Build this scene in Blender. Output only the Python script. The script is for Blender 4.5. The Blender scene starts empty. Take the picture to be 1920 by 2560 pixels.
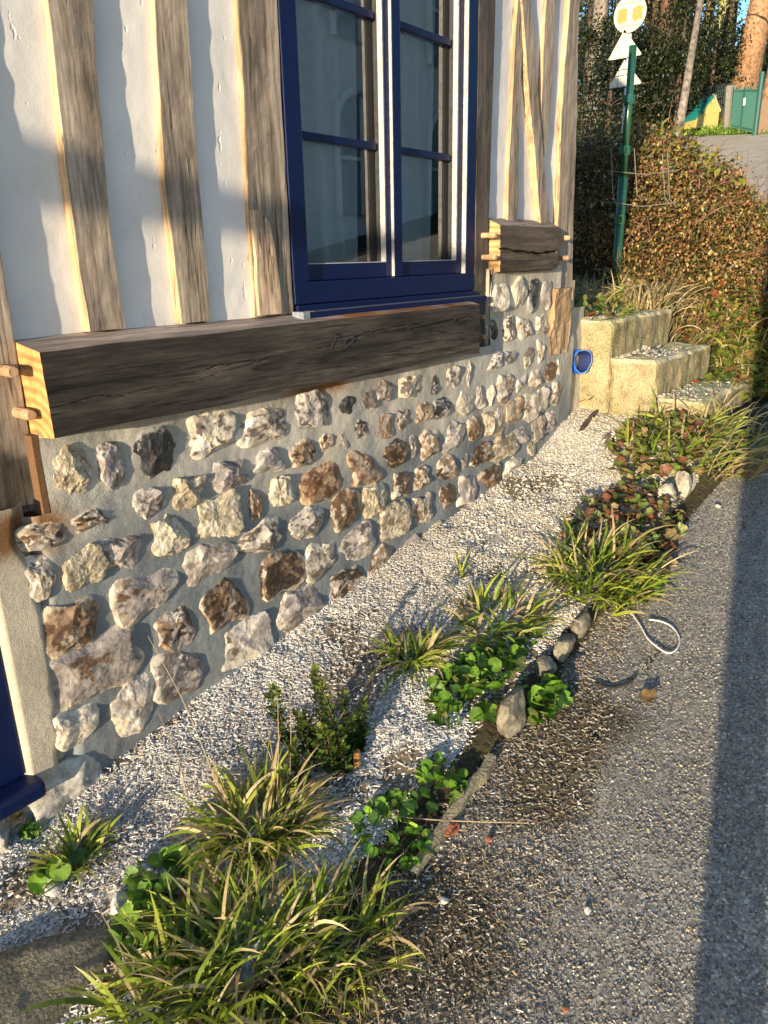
import bpy, bmesh, math
import numpy as np
from math import radians as R, sin, cos, pi, sqrt
C = bpy.context.scene.collection
D = bpy.data
SC = bpy.context.scene

# ------------------------------------------------------------------ camera, sky, sun, exposure
def nrm(v):
    v = np.array(v, float); return v/np.linalg.norm(v)
FPX, PCX, PCY, CAMY = 1900.0, 960.0, 1280.0, -1.65
_up = -nrm([114, -5681, -FPX])
_X = np.array([1576, 650, -FPX]); _X = nrm(_X-_up*_X.dot(_up))
ROT = np.stack([_X, np.cross(_up, _X), _up])          # camera axes -> world (X along the wall, Y into it, Z up)
cam = D.objects.new('camera', D.cameras.new('camera')); C.objects.link(cam)
from mathutils import Matrix, Vector
M4 = Matrix([[*ROT[0], 0.0], [*ROT[1], CAMY], [*ROT[2], 0.0], [0, 0, 0, 1]])
cam.matrix_world = M4
cam.data.sensor_fit = 'VERTICAL'; cam.data.sensor_height = 36.0; cam.data.lens = FPX/2560*36.0
cam.data.clip_start = 0.05; cam.data.clip_end = 2000
SC.camera = cam

SUN_EL, SUN_AZ = 6.3, math.degrees(math.atan2(1.0, 4.25))   # low sun, from behind and to the left
sdir = np.array([cos(R(SUN_AZ))*cos(R(SUN_EL)), sin(R(SUN_AZ))*cos(R(SUN_EL)), -sin(R(SUN_EL))])
sl = D.lights.new('sun', 'SUN'); sl.energy = 3.5; sl.angle = R(0.53); sl.color = (1.0, 0.81, 0.56)
so = D.objects.new('sun', sl); C.objects.link(so)
so.rotation_euler = Vector(sdir).to_track_quat('-Z', 'Y').to_euler()
W = D.worlds.new('World'); SC.world = W; W.use_nodes = True
wn = W.node_tree.nodes; wl = W.node_tree.links
sky = wn.new('ShaderNodeTexSky'); sky.sky_type = 'NISHITA'; sky.sun_disc = False
sky.sun_elevation = R(SUN_EL); sky.sun_rotation = math.atan2(-sdir[0], -sdir[1])
sky.air_density = 1.0; sky.dust_density = 0.2; sky.ozone_density = 3.0
wl.new(sky.outputs[0], wn['Background'].inputs[0]); wn['Background'].inputs[1].default_value = 0.15
SC.view_settings.view_transform = 'Standard'; SC.view_settings.look = 'None'
SC.view_settings.exposure = 1.55; SC.view_settings.gamma = 1.0
SC.cycles.max_bounces = 6; SC.cycles.transparent_max_bounces = 12
SC.cycles.use_denoising = True

# ------------------------------------------------------------------ numeric helpers
rng = np.random.default_rng(7)
def ray(px, py): return ROT @ np.array([px-PCX, -(py-PCY), -FPX])
def wp(px, py, y=0.0):                                # a point of the photograph on the plane Y=y
    d = ray(px, py); t = (y-CAMY)/d[1]; return d[0]*t, d[2]*t
def hash3(ix, iy, iz, s):
    h = (ix.astype(np.int64)*374761393 + iy.astype(np.int64)*668265263 + iz.astype(np.int64)*2147483647 + s*1274126177) & 0xffffffff
    h = ((h ^ (h >> 13))*1274126177) & 0xffffffff
    h = (h ^ (h >> 16)) & 0xffff
    return h/32767.5-1.0
def vn(P, s=0):                                       # value noise, -1..1
    P = np.asarray(P, float); f = np.floor(P); u = P-f; u = u*u*(3-2*u); i = f.astype(np.int64)
    out = 0
    for dx in (0, 1):
        for dy in (0, 1):
            for dz in (0, 1):
                w = (u[:, 0] if dx else 1-u[:, 0])*(u[:, 1] if dy else 1-u[:, 1])*(u[:, 2] if dz else 1-u[:, 2])
                out = out+w*hash3(i[:, 0]+dx, i[:, 1]+dy, i[:, 2]+dz, s)
    return out
def fbm(P, s=0, o=3):
    P = np.asarray(P, float); a, r = 1.0, 0
    for k in range(o): r = r+a*vn(P*(2**k), s+k); a *= .5
    return r
def P3(x, y, z=0.0):
    x, y, z = np.broadcast_arrays(np.asarray(x, float), np.asarray(y, float), np.asarray(z, float))
    return np.stack([x.ravel(), y.ravel(), z.ravel()], 1)
def sst(a, b, x):
    t = np.clip((np.asarray(x, float)-a)/(b-a), 0, 1); return t*t*(3-2*t)

BASE = {}
def mk(name, V, F, mat, parent=None, col=None, smooth=False, loc=None):
    """one mesh object; F is an (n,3) or (n,4) array or a list of such arrays; V in world coordinates"""
    V = np.asarray(V, float)
    if parent is not None: b = BASE[parent.name]
    elif loc is not None: b = np.array(loc, float)
    else: b = np.array([V[:, 0].mean(), V[:, 1].mean(), V[:, 2].min()])
    me = D.meshes.new(name)
    Fs = F if isinstance(F, list) else [F]
    Fs = [np.asarray(f, np.int32) for f in Fs if len(f)]
    loops = np.concatenate([f.ravel() for f in Fs])
    tot = np.concatenate([np.full(len(f), f.shape[1], np.int32) for f in Fs])
    st = np.concatenate([[0], np.cumsum(tot)[:-1]]).astype(np.int32)
    me.vertices.add(len(V)); me.vertices.foreach_set('co', (V-b).astype(np.float32).ravel())
    me.loops.add(len(loops)); me.loops.foreach_set('vertex_index', loops)
    me.polygons.add(len(tot)); me.polygons.foreach_set('loop_start', st)
    try: me.polygons.foreach_set('loop_total', tot)
    except Exception: pass
    me.polygons.foreach_set('use_smooth', np.full(len(tot), smooth))
    a = me.color_attributes.new('Col', 'FLOAT_COLOR', 'POINT')
    c = np.ones((len(V), 4), np.float32)
    if col is not None: c[:, :3] = col
    a.data.foreach_set('color', c.ravel())
    me.update(calc_edges=True); me.validate()
    me.materials.append(mat)
    o = D.objects.new(name, me); C.objects.link(o)
    if parent is not None: o.parent = parent; BASE[o.name] = b
    else: o.location = b; BASE[o.name] = b
    return o
def thing(name, label, cat, loc, group=None):
    o = D.objects.new(name, None); C.objects.link(o); o.empty_display_size = .1
    o.location = loc; BASE[o.name] = np.array(loc, float)
    return tag(o, label, cat, group)
def tag(o, label, cat, group=None):
    o['label'] = label; o['category'] = cat
    if group: o['group'] = group
    return o
def kind(o, k): o['kind'] = k; return o

class MB:
    def __init__(s): s.V, s.F3, s.F4, s.c, s.n = [], [], [], [], 0
    def add(s, V, F, col=(1, 1, 1)):
        V = np.asarray(V, float); s.V.append(V)
        for f in (F if isinstance(F, list) else [F]):
            f = np.asarray(f, int)
            if len(f): (s.F3 if f.shape[1] == 3 else s.F4).append(f+s.n)
        c = np.asarray(col, float)
        s.c.append(np.broadcast_to(c, (len(V), 3)) if c.ndim == 1 else c); s.n += len(V); return s
    def box(s, x0, x1, y0, y1, z0, z1, col=(1, 1, 1), bev=0.0):
        if bev <= 0:
            V = [(x, y, z) for z in (z0, z1) for y in (y0, y1) for x in (x0, x1)]
            F = [(0, 2, 3, 1), (4, 5, 7, 6), (0, 1, 5, 4), (2, 6, 7, 3), (0, 4, 6, 2), (1, 3, 7, 5)]
            return s.add(V, np.array(F), col)
        bm = bmesh.new(); bmesh.ops.create_cube(bm, size=1)
        for v in bm.verts: v.co = ((x0+x1)/2+v.co.x*(x1-x0), (y0+y1)/2+v.co.y*(y1-y0), (z0+z1)/2+v.co.z*(z1-z0))
        bmesh.ops.bevel(bm, geom=bm.edges[:], offset=bev, segments=2, affect='EDGES', profile=.6)
        bmesh.ops.triangulate(bm, faces=bm.faces[:]); bm.verts.index_update()
        V = [v.co[:] for v in bm.verts]; F = np.array([[v.index for v in f.verts] for f in bm.faces]); bm.free()
        return s.add(V, F, col)
    def tube(s, pts, r, n=8, col=(1, 1, 1), cap=True):
        V, F = tube(pts, r, n, cap); return s.add(V, F, col)
    def make(s, name, mat, parent=None, smooth=False, loc=None):
        F = []
        if s.F3: F.append(np.concatenate(s.F3))
        if s.F4: F.append(np.concatenate(s.F4))
        return mk(name, np.concatenate(s.V), F, mat, parent, np.concatenate(s.c), smooth, loc)
def tube(pts, r, n=8, cap=True):
    P = np.asarray(pts, float); m = len(P); r = np.broadcast_to(np.asarray(r, float), (m,))
    T = np.gradient(P, axis=0); T /= np.linalg.norm(T, axis=1)[:, None]+1e-9
    ref = np.array([0, 0, 1.0]) if abs(T[0, 2]) < .9 else np.array([1.0, 0, 0])
    U = np.cross(T, ref); U /= np.linalg.norm(U, axis=1)[:, None]+1e-9; Vv = np.cross(T, U)
    a = np.arange(n)*2*pi/n
    V = P[:, None]+r[:, None, None]*(np.cos(a)[None, :, None]*U[:, None]+np.sin(a)[None, :, None]*Vv[:, None])
    V = V.reshape(-1, 3); F = []
    i, j = np.meshgrid(np.arange(m-1), np.arange(n), indexing='ij'); j2 = (j+1) % n
    F = np.stack([i*n+j, i*n+j2, (i+1)*n+j2, (i+1)*n+j], -1).reshape(-1, 4)
    if cap:
        k = len(V); V = np.concatenate([V, P[:1], P[-1:]])
        a = np.arange(n); b = (a+1) % n
        F3 = np.concatenate([np.stack([b, a, np.full(n, k)], 1), np.stack([(m-1)*n+a, (m-1)*n+b, np.full(n, k+1)], 1)])
        return V, [F, F3]
    return V, F
def grid(nu, nv):
    i, j = np.meshgrid(np.arange(nu-1), np.arange(nv-1), indexing='ij')
    return np.stack([i*nv+j, (i+1)*nv+j, (i+1)*nv+j+1, i*nv+j+1], -1).reshape(-1, 4)
def frames(yaw, pitch, roll):                          # (N,3,3), columns = local axes
    cy, sy, cp, sp, cr, sr = np.cos(yaw), np.sin(yaw), np.cos(pitch), np.sin(pitch), np.cos(roll), np.sin(roll)
    z0 = np.zeros_like(cy); o1 = np.ones_like(cy)
    Rz = np.stack([np.stack([cy, -sy, z0], -1), np.stack([sy, cy, z0], -1), np.stack([z0, z0, o1], -1)], -2)
    Ry = np.stack([np.stack([cp, z0, -sp], -1), np.stack([z0, o1, z0], -1), np.stack([sp, z0, cp], -1)], -2)
    Rx = np.stack([np.stack([o1, z0, z0], -1), np.stack([z0, cr, -sr], -1), np.stack([z0, sr, cr], -1)], -2)
    return Rz @ Ry @ Rx
def inst(T, F, M, pos):                                # template T,F placed N times
    T = np.asarray(T, float); V = np.einsum('nij,kj->nki', M, T)+pos[:, None, :]
    F = np.asarray(F, int); N, k = len(pos), len(T)
    return V.reshape(-1, 3), (F[None]+(np.arange(N)*k)[:, None, None]).reshape(-1, F.shape[1])

# ------------------------------------------------------------------ materials
def mat(name):
    m = D.materials.new(name); m.use_nodes = True; nt = m.node_tree
    b = nt.nodes['Principled BSDF']; return m, nt, b
def nd(nt, t, **kw):
    n = nt.nodes.new('ShaderNode'+t)
    for k, v in kw.items():
        if k in n.inputs: n.inputs[k].default_value = v
        else: setattr(n, k, v)
    return n
def noise(nt, scale, det=3, vec=None, rough=.55):
    n = nd(nt, 'TexNoise', Scale=scale, Detail=det, Roughness=rough)
    if vec is not None: nt.links.new(vec, n.inputs['Vector'])
    return n
def mixc(nt, a, b, f, mode='MIX'):
    n = nt.nodes.new('ShaderNodeMix'); n.data_type = 'RGBA'; n.blend_type = mode
    for s, v in ((6, a), (7, b), (0, f)):
        if hasattr(v, 'links') or hasattr(v, 'is_linked'): nt.links.new(v, n.inputs[s])
        else: n.inputs[s].default_value = (*v, 1) if isinstance(v, tuple) else v
    return n.outputs[2]
def ramp(nt, f, stops):
    n = nt.nodes.new('ShaderNodeValToRGB'); nt.links.new(f, n.inputs[0]); e = n.color_ramp.elements
    while len(e) < len(stops): e.new(.5)
    for k, (p, c) in enumerate(stops):
        e[k].position = p; e[k].color = (*c, 1) if isinstance(c, tuple) else (c, c, c, 1)
    return n.outputs[0]
def bump(nt, b, h, strength, dist):
    n = nd(nt, 'Bump', Strength=strength, Distance=dist); nt.links.new(h, n.inputs['Height'])
    nt.links.new(n.outputs[0], b.inputs['Normal']); return n
def objco(nt, scale=None):
    t = nd(nt, 'TexCoord')
    if scale is None: return t.outputs['Object']
    m = nd(nt, 'Mapping'); m.inputs['Scale'].default_value = scale; nt.links.new(t.outputs['Object'], m.inputs[0]); return m.outputs[0]
def colattr(nt): n = nd(nt, 'VertexColor', layer_name='Col'); return n.outputs[0]

def m_vc(name, rough=.7, var=.25, vs=60, bs=.3, bd=.002, bsc=120, trans=0.0, spec=.4):
    m, nt, b = mat(name); co = objco(nt)
    n = noise(nt, vs, 3, co); c = mixc(nt, colattr(nt), ramp(nt, n.outputs[0], [(.25, 1-var*1.6), (.75, 1+var)]), 1.0, 'MULTIPLY')
    nt.links.new(c, b.inputs['Base Color']); b.inputs['Roughness'].default_value = rough; b.inputs['Specular IOR Level'].default_value = spec
    if bs > 0: bump(nt, b, noise(nt, bsc, 4, co).outputs[0], bs, bd)
    if trans > 0:
        t = nd(nt, 'BsdfTranslucent'); nt.links.new(c, t.inputs[0]); x = nd(nt, 'MixShader', Fac=trans)
        nt.links.new(b.outputs[0], x.inputs[1]); nt.links.new(t.outputs[0], x.inputs[2])
        nt.links.new(x.outputs[0], nt.nodes['Material Output'].inputs[0])
    return m
def m_wood(name, dark, light, axis, stain=(.08, .05, .03), sv=.35, rough=.75, saw=True):
    m, nt, b = mat(name)
    sc = [38.0, 38.0, 38.0]; sc['xyz'.index(axis)] = 2.6
    v = objco(nt, sc); co = objco(nt)
    g = noise(nt, 1.0, 6, v, .65); fine = noise(nt, 4.0, 4, v, .7)
    c = ramp(nt, g.outputs[0], [(.28, dark), (.72, light)])
    c = mixc(nt, c, ramp(nt, fine.outputs[0], [(.3, .6), (.65, 1.15)]), .8, 'MULTIPLY')
    sc2 = [9.0, 9.0, 9.0]; sc2['xyz'.index(axis)] = 1.3
    st = noise(nt, 1.0, 4, objco(nt, sc2), .6)
    c = mixc(nt, c, stain, ramp(nt, st.outputs[0], [(.52, 0.0), (.72, sv)]))
    sc3 = [7.0, 7.0, 7.0]; sc3['xyz'.index(axis)] = 2.2
    c = mixc(nt, c, ramp(nt, noise(nt, 1.0, 5, objco(nt, sc3), .62).outputs[0], [(.33, .42), (.5, .95), (.7, 1.18)]), .9, 'MULTIPLY')
    ln = noise(nt, 1.0, 2, objco(nt, [s*.14 if k != 'xyz'.index(axis) else s*170 for k, s in enumerate([34.0, 34.0, 1.6] if axis == 'z' else [1.6, 34.0, 34.0])]), .5)
    if saw: c = mixc(nt, c, ramp(nt, ln.outputs[0], [(.25, .7), (.5, 1.04)]), .32, 'MULTIPLY')
    sc4 = [26.0, 26.0, 26.0]; sc4['xyz'.index(axis)] = 1.1
    ck = ramp(nt, noise(nt, 1.0, 3, objco(nt, sc4), .5).outputs[0], [(.585, 1.0), (.598, .25), (.604, .25), (.618, 1.0)])
    c = mixc(nt, c, ck, .85, 'MULTIPLY')
    c = mixc(nt, c, colattr(nt), 1.0, 'MULTIPLY')
    nt.links.new(c, b.inputs['Base Color']); b.inputs['Roughness'].default_value = rough; b.inputs['Specular IOR Level'].default_value = .25
    h = mixc(nt, mixc(nt, fine.outputs[0], ln.outputs[0], .35), ck, .4)
    bump(nt, b, h, .45, .0025)
    return m
MT = {}
MT['post'] = m_wood('weathered_oak', (.17, .13, .10), (.50, .42, .33), 'z', (.06, .042, .03), .6)
MT['post_dark'] = m_wood('grey_oak', (.035, .03, .026), (.15, .13, .11), 'z', (.03, .025, .02), .6)
MT['beam'] = m_wood('dark_oak', (.020, .017, .015), (.100, .085, .072), 'x', (.012, .009, .007), .5)
MT['beam_grey'] = m_wood('silver_oak', (.09, .075, .06), (.25, .21, .17), 'x', (.06, .05, .04), .5)
MT['peg'] = m_wood('fresh_oak', (.42, .25, .13), (.62, .42, .26), 'z', (.4, .25, .12), .2, saw=False)
MT['vc'] = m_vc('painted_things', .6)
MT['rough_stone'] = m_vc('rough_stone', .9, .35, 45, .6, .004, 90)
MT['leaf'] = m_vc('leaf', .45, .3, 30, .2, .001, 200, .30)
MT['blade'] = m_vc('grass_blade', .5, .2, 25, 0, 0, 0, .38)
MT['bark'] = m_vc('bark', .9, .45, 9, .8, .03, 14)
MT['metal_green'] = m_vc('green_coated_metal', .22, .12, 40, .05, .001, 60, spec=.8)
MT['chip'] = m_vc('wood_chip', .85, .2, 150, 0, 0, 0)
MT['pebble'] = m_vc('pebble', .6, .25, 300, 0, 0, 0)

def m_plaster():
    m, nt, b = mat('lime_plaster'); co = objco(nt)
    c = ramp(nt, noise(nt, 5, 4, co).outputs[0], [(.3, (.58, .57, .55)), (.7, (.70, .69, .67))])
    nt.links.new(c, b.inputs['Base Color']); b.inputs['Roughness'].default_value = .92; b.inputs['Specular IOR Level'].default_value = .15
    h = mixc(nt, noise(nt, 13, 5, co, .6).outputs[0], noise(nt, 190, 3, co).outputs[0], .2)
    pt = ramp(nt, noise(nt, 34, 2, objco(nt, (1, 1, .55))).outputs[0], [(.26, 0.0), (.33, 1.0)]); h = mixc(nt, h, pt, .45)
    bump(nt, b, h, .6, .006); return m
MT['plaster'] = m_plaster()
def m_mortar():
    m, nt, b = mat('lime_mortar'); co = objco(nt)
    f = noise(nt, 6, 4, co).outputs[0]
    c = mixc(nt, colattr(nt), ramp(nt, f, [(.3, .75), (.7, 1.15)]), 1.0, 'MULTIPLY')
    g = noise(nt, 260, 2, co).outputs[0]
    c = mixc(nt, c, ramp(nt, g, [(.35, .75), (.65, 1.25)]), .6, 'MULTIPLY')
    nt.links.new(c, b.inputs['Base Color']); b.inputs['Roughness'].default_value = .95; b.inputs['Specular IOR Level'].default_value = .15
    bump(nt, b, mixc(nt, noise(nt, 60, 4, co).outputs[0], g, .4), .6, .004); return m
MT['mortar'] = m_mortar()
def m_flint():
    m, nt, b = mat('flint'); co = objco(nt)
    w = noise(nt, 28, 4, co, .6); s = noise(nt, 90, 3, co)
    c = mixc(nt, colattr(nt), ramp(nt, w.outputs[0], [(.3, .55), (.68, 1.3)]), 1.0, 'MULTIPLY')
    c = mixc(nt, c, (.62, .58, .52), ramp(nt, s.outputs[0], [(.66, 0.0), (.74, .35)]))
    c = mixc(nt, c, (.16, .09, .04), ramp(nt, noise(nt, 40, 3, objco(nt, (1.3, 1, .8))).outputs[0], [(.6, 0.0), (.74, .6)]))
    nt.links.new(c, b.inputs['Base Color'])
    nt.links.new(ramp(nt, w.outputs[0], [(.35, .30), (.7, .65)]), b.inputs['Roughness'])
    vv = nd(nt, 'TexVoronoi', Scale=55.0); nt.links.new(mixc(nt, co, noise(nt, 20, 2, co).outputs['Color'], .04), vv.inputs['Vector'])
    bump(nt, b, mixc(nt, vv.outputs['Distance'], noise(nt, 130, 3, co).outputs[0], .45), .6, .005); return m
MT['flint'] = m_flint()
def m_blue():
    m, nt, b = mat('blue_paint'); co = objco(nt)
    nt.links.new(ramp(nt, noise(nt, 30, 3, co).outputs[0], [(.3, (.0010, .0068, .042)), (.7, (.0014, .0088, .056))]), b.inputs['Base Color'])
    b.inputs['Roughness'].default_value = .42; b.inputs['Specular IOR Level'].default_value = .3; bump(nt, b, noise(nt, 350, 2, co).outputs[0], .08, .001); return m
MT['blue'] = m_blue()
def m_glass():
    m, nt, b = mat('window_glass'); nt.nodes.remove(b)
    t = nd(nt, 'BsdfTransparent'); t.inputs[0].default_value = (.78, .91, 1.0, 1); g = nd(nt, 'BsdfGlossy', Roughness=.0)
    g.inputs[0].default_value = (1, 1, 1, 1)
    f = nd(nt, 'Fresnel', IOR=2.5); x = nd(nt, 'MixShader')
    nt.links.new(f.outputs[0], x.inputs[0]); nt.links.new(t.outputs[0], x.inputs[1]); nt.links.new(g.outputs[0], x.inputs[2])
    nt.links.new(x.outputs[0], nt.nodes['Material Output'].inputs[0])
    bp = nd(nt, 'Bump', Strength=.02, Distance=.01); nt.links.new(noise(nt, 2.5, 1, objco(nt)).outputs[0], bp.inputs['Height'])
    nt.links.new(bp.outputs[0], g.inputs['Normal']); return m
MT['glass'] = m_glass()
def m_curtain():
    m, nt, b = mat('net_curtain'); co = objco(nt)
    wv = nd(nt, 'TexVoronoi', Scale=38.0, feature='DISTANCE_TO_EDGE'); nt.links.new(co, wv.inputs['Vector'])
    c = ramp(nt, wv.outputs[0], [(.0, (.93, .94, .95)), (.12, (.82, .86, .90))])
    nt.links.new(c, b.inputs['Base Color']); b.inputs['Roughness'].default_value = .9
    t = nd(nt, 'BsdfTranslucent'); t.inputs[0].default_value = (.8, .82, .84, 1); x = nd(nt, 'MixShader', Fac=.2)
    nt.links.new(b.outputs[0], x.inputs[1]); nt.links.new(t.outputs[0], x.inputs[2])
    nt.links.new(x.outputs[0], nt.nodes['Material Output'].inputs[0]); return m
MT['curtain'] = m_curtain()
def m_asphalt():
    m, nt, b = mat('worn_asphalt'); co = objco(nt)
    v = nd(nt, 'TexVoronoi', Scale=150.0); nt.links.new(co, v.inputs['Vector'])
    sep = nd(nt, 'SeparateColor'); nt.links.new(v.outputs['Color'], sep.inputs[0])
    c = ramp(nt, sep.outputs[0], [(.0, (.15, .14, .12)), (.35, (.25, .235, .205)), (.7, (.33, .31, .265)), (.93, (.40, .37, .30)), (.985, (.55, .52, .47))])
    c = mixc(nt, c, ramp(nt, v.outputs['Distance'], [(.3, 1.0), (.8, .5)]), .8, 'MULTIPLY')
    c = mixc(nt, c, ramp(nt, noise(nt, 2.2, 4, co).outputs[0], [(.3, .8), (.7, 1.15)]), 1.0, 'MULTIPLY')
    c = mixc(nt, c, colattr(nt), 1.0, 'MULTIPLY')
    nt.links.new(c, b.inputs['Base Color']); b.inputs['Roughness'].default_value = .75; b.inputs['Specular IOR Level'].default_value = .3
    inv = nd(nt, 'Math', operation='SUBTRACT'); inv.inputs[0].default_value = 1; nt.links.new(v.outputs['Distance'], inv.inputs[1])
    bump(nt, b, mixc(nt, inv.outputs[0], noise(nt, 90, 3, co).outputs[0], .5), .3, .003); return m
MT['asphalt'] = m_asphalt()
def m_ground(name, stops, sc, bd=.01, hs=60):
    m, nt, b = mat(name); co = objco(nt)
    c = ramp(nt, noise(nt, sc, 6, co, .7).outputs[0], stops)
    c = mixc(nt, c, ramp(nt, noise(nt, hs, 3, co).outputs[0], [(.3, .5), (.7, 1.3)]), .9, 'MULTIPLY')
    c = mixc(nt, c, colattr(nt), 1.0, 'MULTIPLY')
    nt.links.new(c, b.inputs['Base Color']); b.inputs['Roughness'].default_value = .95; b.inputs['Specular IOR Level'].default_value = .1
    bump(nt, b, noise(nt, hs, 4, co).outputs[0], .8, bd); return m
MT['soil'] = m_ground('soil', [(.3, (.035, .028, .018)), (.5, (.07, .055, .035)), (.7, (.06, .065, .025))], 6)
MT['gravel'] = m_ground('chipped_gravel', [(.3, (.30, .28, .25)), (.5, (.46, .44, .40)), (.7, (.56, .54, .49))], 14, .006, 180)
MT['concrete'] = m_ground('old_concrete', [(.3, (.20, .18, .12)), (.5, (.36, .32, .22)), (.72, (.44, .40, .30))], 9, .006, 130)

# ------------------------------------------------------------------ terrain
WBX = [-3, .3, .86, 1.5, 2.3, 3.18, 3.45, 3.8, 4.6]
WBZ = [-1.80, -1.335, -1.245, -1.142, -1.035, -.91, -.81, -.75, -.76]
def rz(x):
    x = np.asarray(x, float)
    return np.where(x < 5, -1.43+.142*x, -.72+.19*(x-5))
def hgt(x, y):
    x, y = np.broadcast_arrays(np.asarray(x, float), np.asarray(y, float))
    r = rz(x)
    zs = np.interp(x, WBX, WBZ)-.03*np.clip(-y/.78, 0, 1)
    zb = r+.10+np.clip((y+.8)*.42, 0, .55)*(1-sst(6.2, 10.5, x))
    b = sst(4.58, 5.1, x)
    t = sst(-.83, -.74, y)*(1-sst(8, 13, x))
    z = r*(1-t)+t*((1-b)*zs+b*zb)
    plat = sst(3.72, 3.76, x)*(1-sst(4.7, 5.4, x))*sst(-.16, -.10, y)
    z = np.where(y > -.2, z*(1-plat)+plat*np.maximum(z, -.335), z)
    far = np.clip(x-45, 0, 200)*.05
    return z-far-np.clip(-x-3, 0, 100)*0.0
def yc(x): return -3.25+.035*np.clip(np.asarray(x, float)-8, 0, 40)**2   # road centre line
def gp(px, py, dz=0.0):                                # a point of the photograph on the ground
    d = ray(px, py); d = d/np.linalg.norm(d); t = .6
    for k in range(4000):
        p = d*t; z = float(hgt(p[0], p[1]+CAMY))+dz
        if p[2] <= z: break
        t += max(.002, (p[2]-z)*.5)
    return np.array([p[0], p[1]+CAMY, p[2]])

# the ground sheet, to the horizon
xs = np.concatenate([-np.geomspace(120, 3.2, 14), np.arange(-3, 6, .06), np.geomspace(6, 30, 60)[1:], np.geomspace(30, 400, 24)[1:]])
ys = np.concatenate([-np.geomspace(250, 3.2, 18), np.arange(-3, 2, .06), np.geomspace(2, 30, 40), np.geomspace(30, 250, 14)[1:]])
GX, GY = np.meshgrid(xs, ys, indexing='ij')
GZ = hgt(GX, GY)-.012
far_green = sst(16, 20, GX.ravel())[:, None]
gcol = (1-far_green)*np.array([1, 1, 1])+far_green*np.array([1.6, 3.2, 0.9])
kind(mk('ground', np.stack([GX.ravel(), GY.ravel(), GZ.ravel()], 1), grid(len(xs), len(ys)), MT['soil'], col=gcol, smooth=True, loc=(0, 0, 0)), 'structure')
# road sheet: straight beside the house, bending left uphill
rx = np.concatenate([np.linspace(-40, -1, 20), np.arange(-.9, 5, .02), np.geomspace(5, 46, 90)])
tv = np.concatenate([np.linspace(0, .5, 10), np.linspace(.5, 1, 120)[1:]])
def rs(x, y): return rz(x)+fbm(P3(np.asarray(x)*3, np.asarray(y)*3), 12, 2).reshape(np.shape(x))*.003-.004
def moss(x, y): return sst(-.10, .22, y+.78+.48*np.clip(1.55-.55*x, .12, 1.1)+.30*fbm(P3(x*4, y*4), 91, 3)-.12)*(x < 6)
RX, RT = np.meshgrid(rx, tv, indexing='ij')
RY = yc(RX)-2.45+RT*(4.93+2.2*sst(6, 11, RX)*(1-sst(19, 26, RX)))
edge = fbm(P3(RX.ravel()*3, 0, 0), 5).reshape(RX.shape)*.035
RY = RY+edge*(RT > .95)
RZ = rz(RX)-np.clip(RX-45, 0, 99)*.05-.004+fbm(P3(RX*30, RY*30), 11, 2).reshape(RX.shape)*.0012+fbm(P3(RX*3, RY*3), 12, 2).reshape(RX.shape)*.003
kind(mk('road', np.stack([RX.ravel(), RY.ravel(), RZ.ravel()], 1), grid(len(rx), len(tv)), MT['asphalt'], col=(1+sst(8, 13, RX.ravel())[:, None]*np.array([.9, .68, .4]))*(1-moss(RX.ravel(), RY.ravel())[:, None]*np.array([.60, .66, .78])), loc=(0, 0, 0), smooth=True), 'structure')
# gravel strip along the foot of the wall
sx = np.arange(-.6, 3.73, .02); sy = np.arange(-.80, .03, .02)
SX, SY = np.meshgrid(sx, sy, indexing='ij')
SZ = hgt(SX, SY)+fbm(P3(SX*6, SY*6), 21, 3).reshape(SX.shape)*.011+.004
SZ = SZ-.05*sst(-.72, -.80, SY)
stc = np.where((fbm(P3(SX*3.5, SY*5), 33, 3).ravel()-.9*sst(-.5, -.75, SY.ravel())+.5 < 0)[:, None], [.45, .38, .3], [1, 1, 1])
kind(mk('gravel_strip', np.stack([SX.ravel(), SY.ravel(), SZ.ravel()], 1), grid(len(sx), len(sy)), MT['gravel'], col=stc, loc=(0, 0, 0), smooth=True), 'structure')
def sh(x, y): return hgt(x, y)+fbm(P3(np.asarray(x)*6, np.asarray(y)*6), 21, 3).reshape(np.shape(x))*.011+.004-.05*sst(-.72, -.80, y)

BOX8 = np.array([(x, y, z) for z in (-.5, .5) for y in (-.5, .5) for x in (-.5, .5)])
BOXF = np.array([(0, 2, 3, 1), (4, 5, 7, 6), (0, 1, 5, 4), (2, 6, 7, 3), (0, 4, 6, 2), (1, 3, 7, 5)])
def pick(n, cols, p, var=.15):
    c = np.array(cols)[rng.choice(len(cols), n, p=np.array(p)/np.sum(p))]
    return c*(1+rng.uniform(-var, var, (n, 1)))
def chips(name, label_kind, X, Y, Z, L, Wd, T, col, tilt=.35):
    n = len(X); M = frames(rng.uniform(0, 2*pi, n), rng.normal(0, tilt, n), rng.normal(0, tilt, n))
    S = np.stack([L, Wd, T], 1); M = M*S[:, None, :]
    V, F = inst(BOX8, BOXF, M, np.stack([X, Y, Z], 1))
    V = V+rng.normal(0, .0004, V.shape)
    o = mk(name, V, F, MT['chip'], col=np.repeat(col, 8, 0), loc=(0, 0, 0)); kind(o, 'stuff'); return o
n = 120000
X = 3.8-(3.8+.2)*rng.beta(1.25, 1.9, n)[::-1]; X = np.where(rng.random(n) < .72, rng.uniform(-.1, 2.3, n), rng.uniform(1.6, 3.75, n))
Y = -.77*rng.random(n)**.95
dens = fbm(P3(X*3.5, Y*5), 33, 3)-.9*sst(-.5, -.75, Y)+.38-.5*(fbm(P3(X*5+9, Y*7), 35, 3) > .42)
keep = rng.random(n) < np.clip(.75+dens, .12, 1); X, Y = X[keep], Y[keep]; n = len(X)
fine = sst(1.4, 2.6, X)
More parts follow.
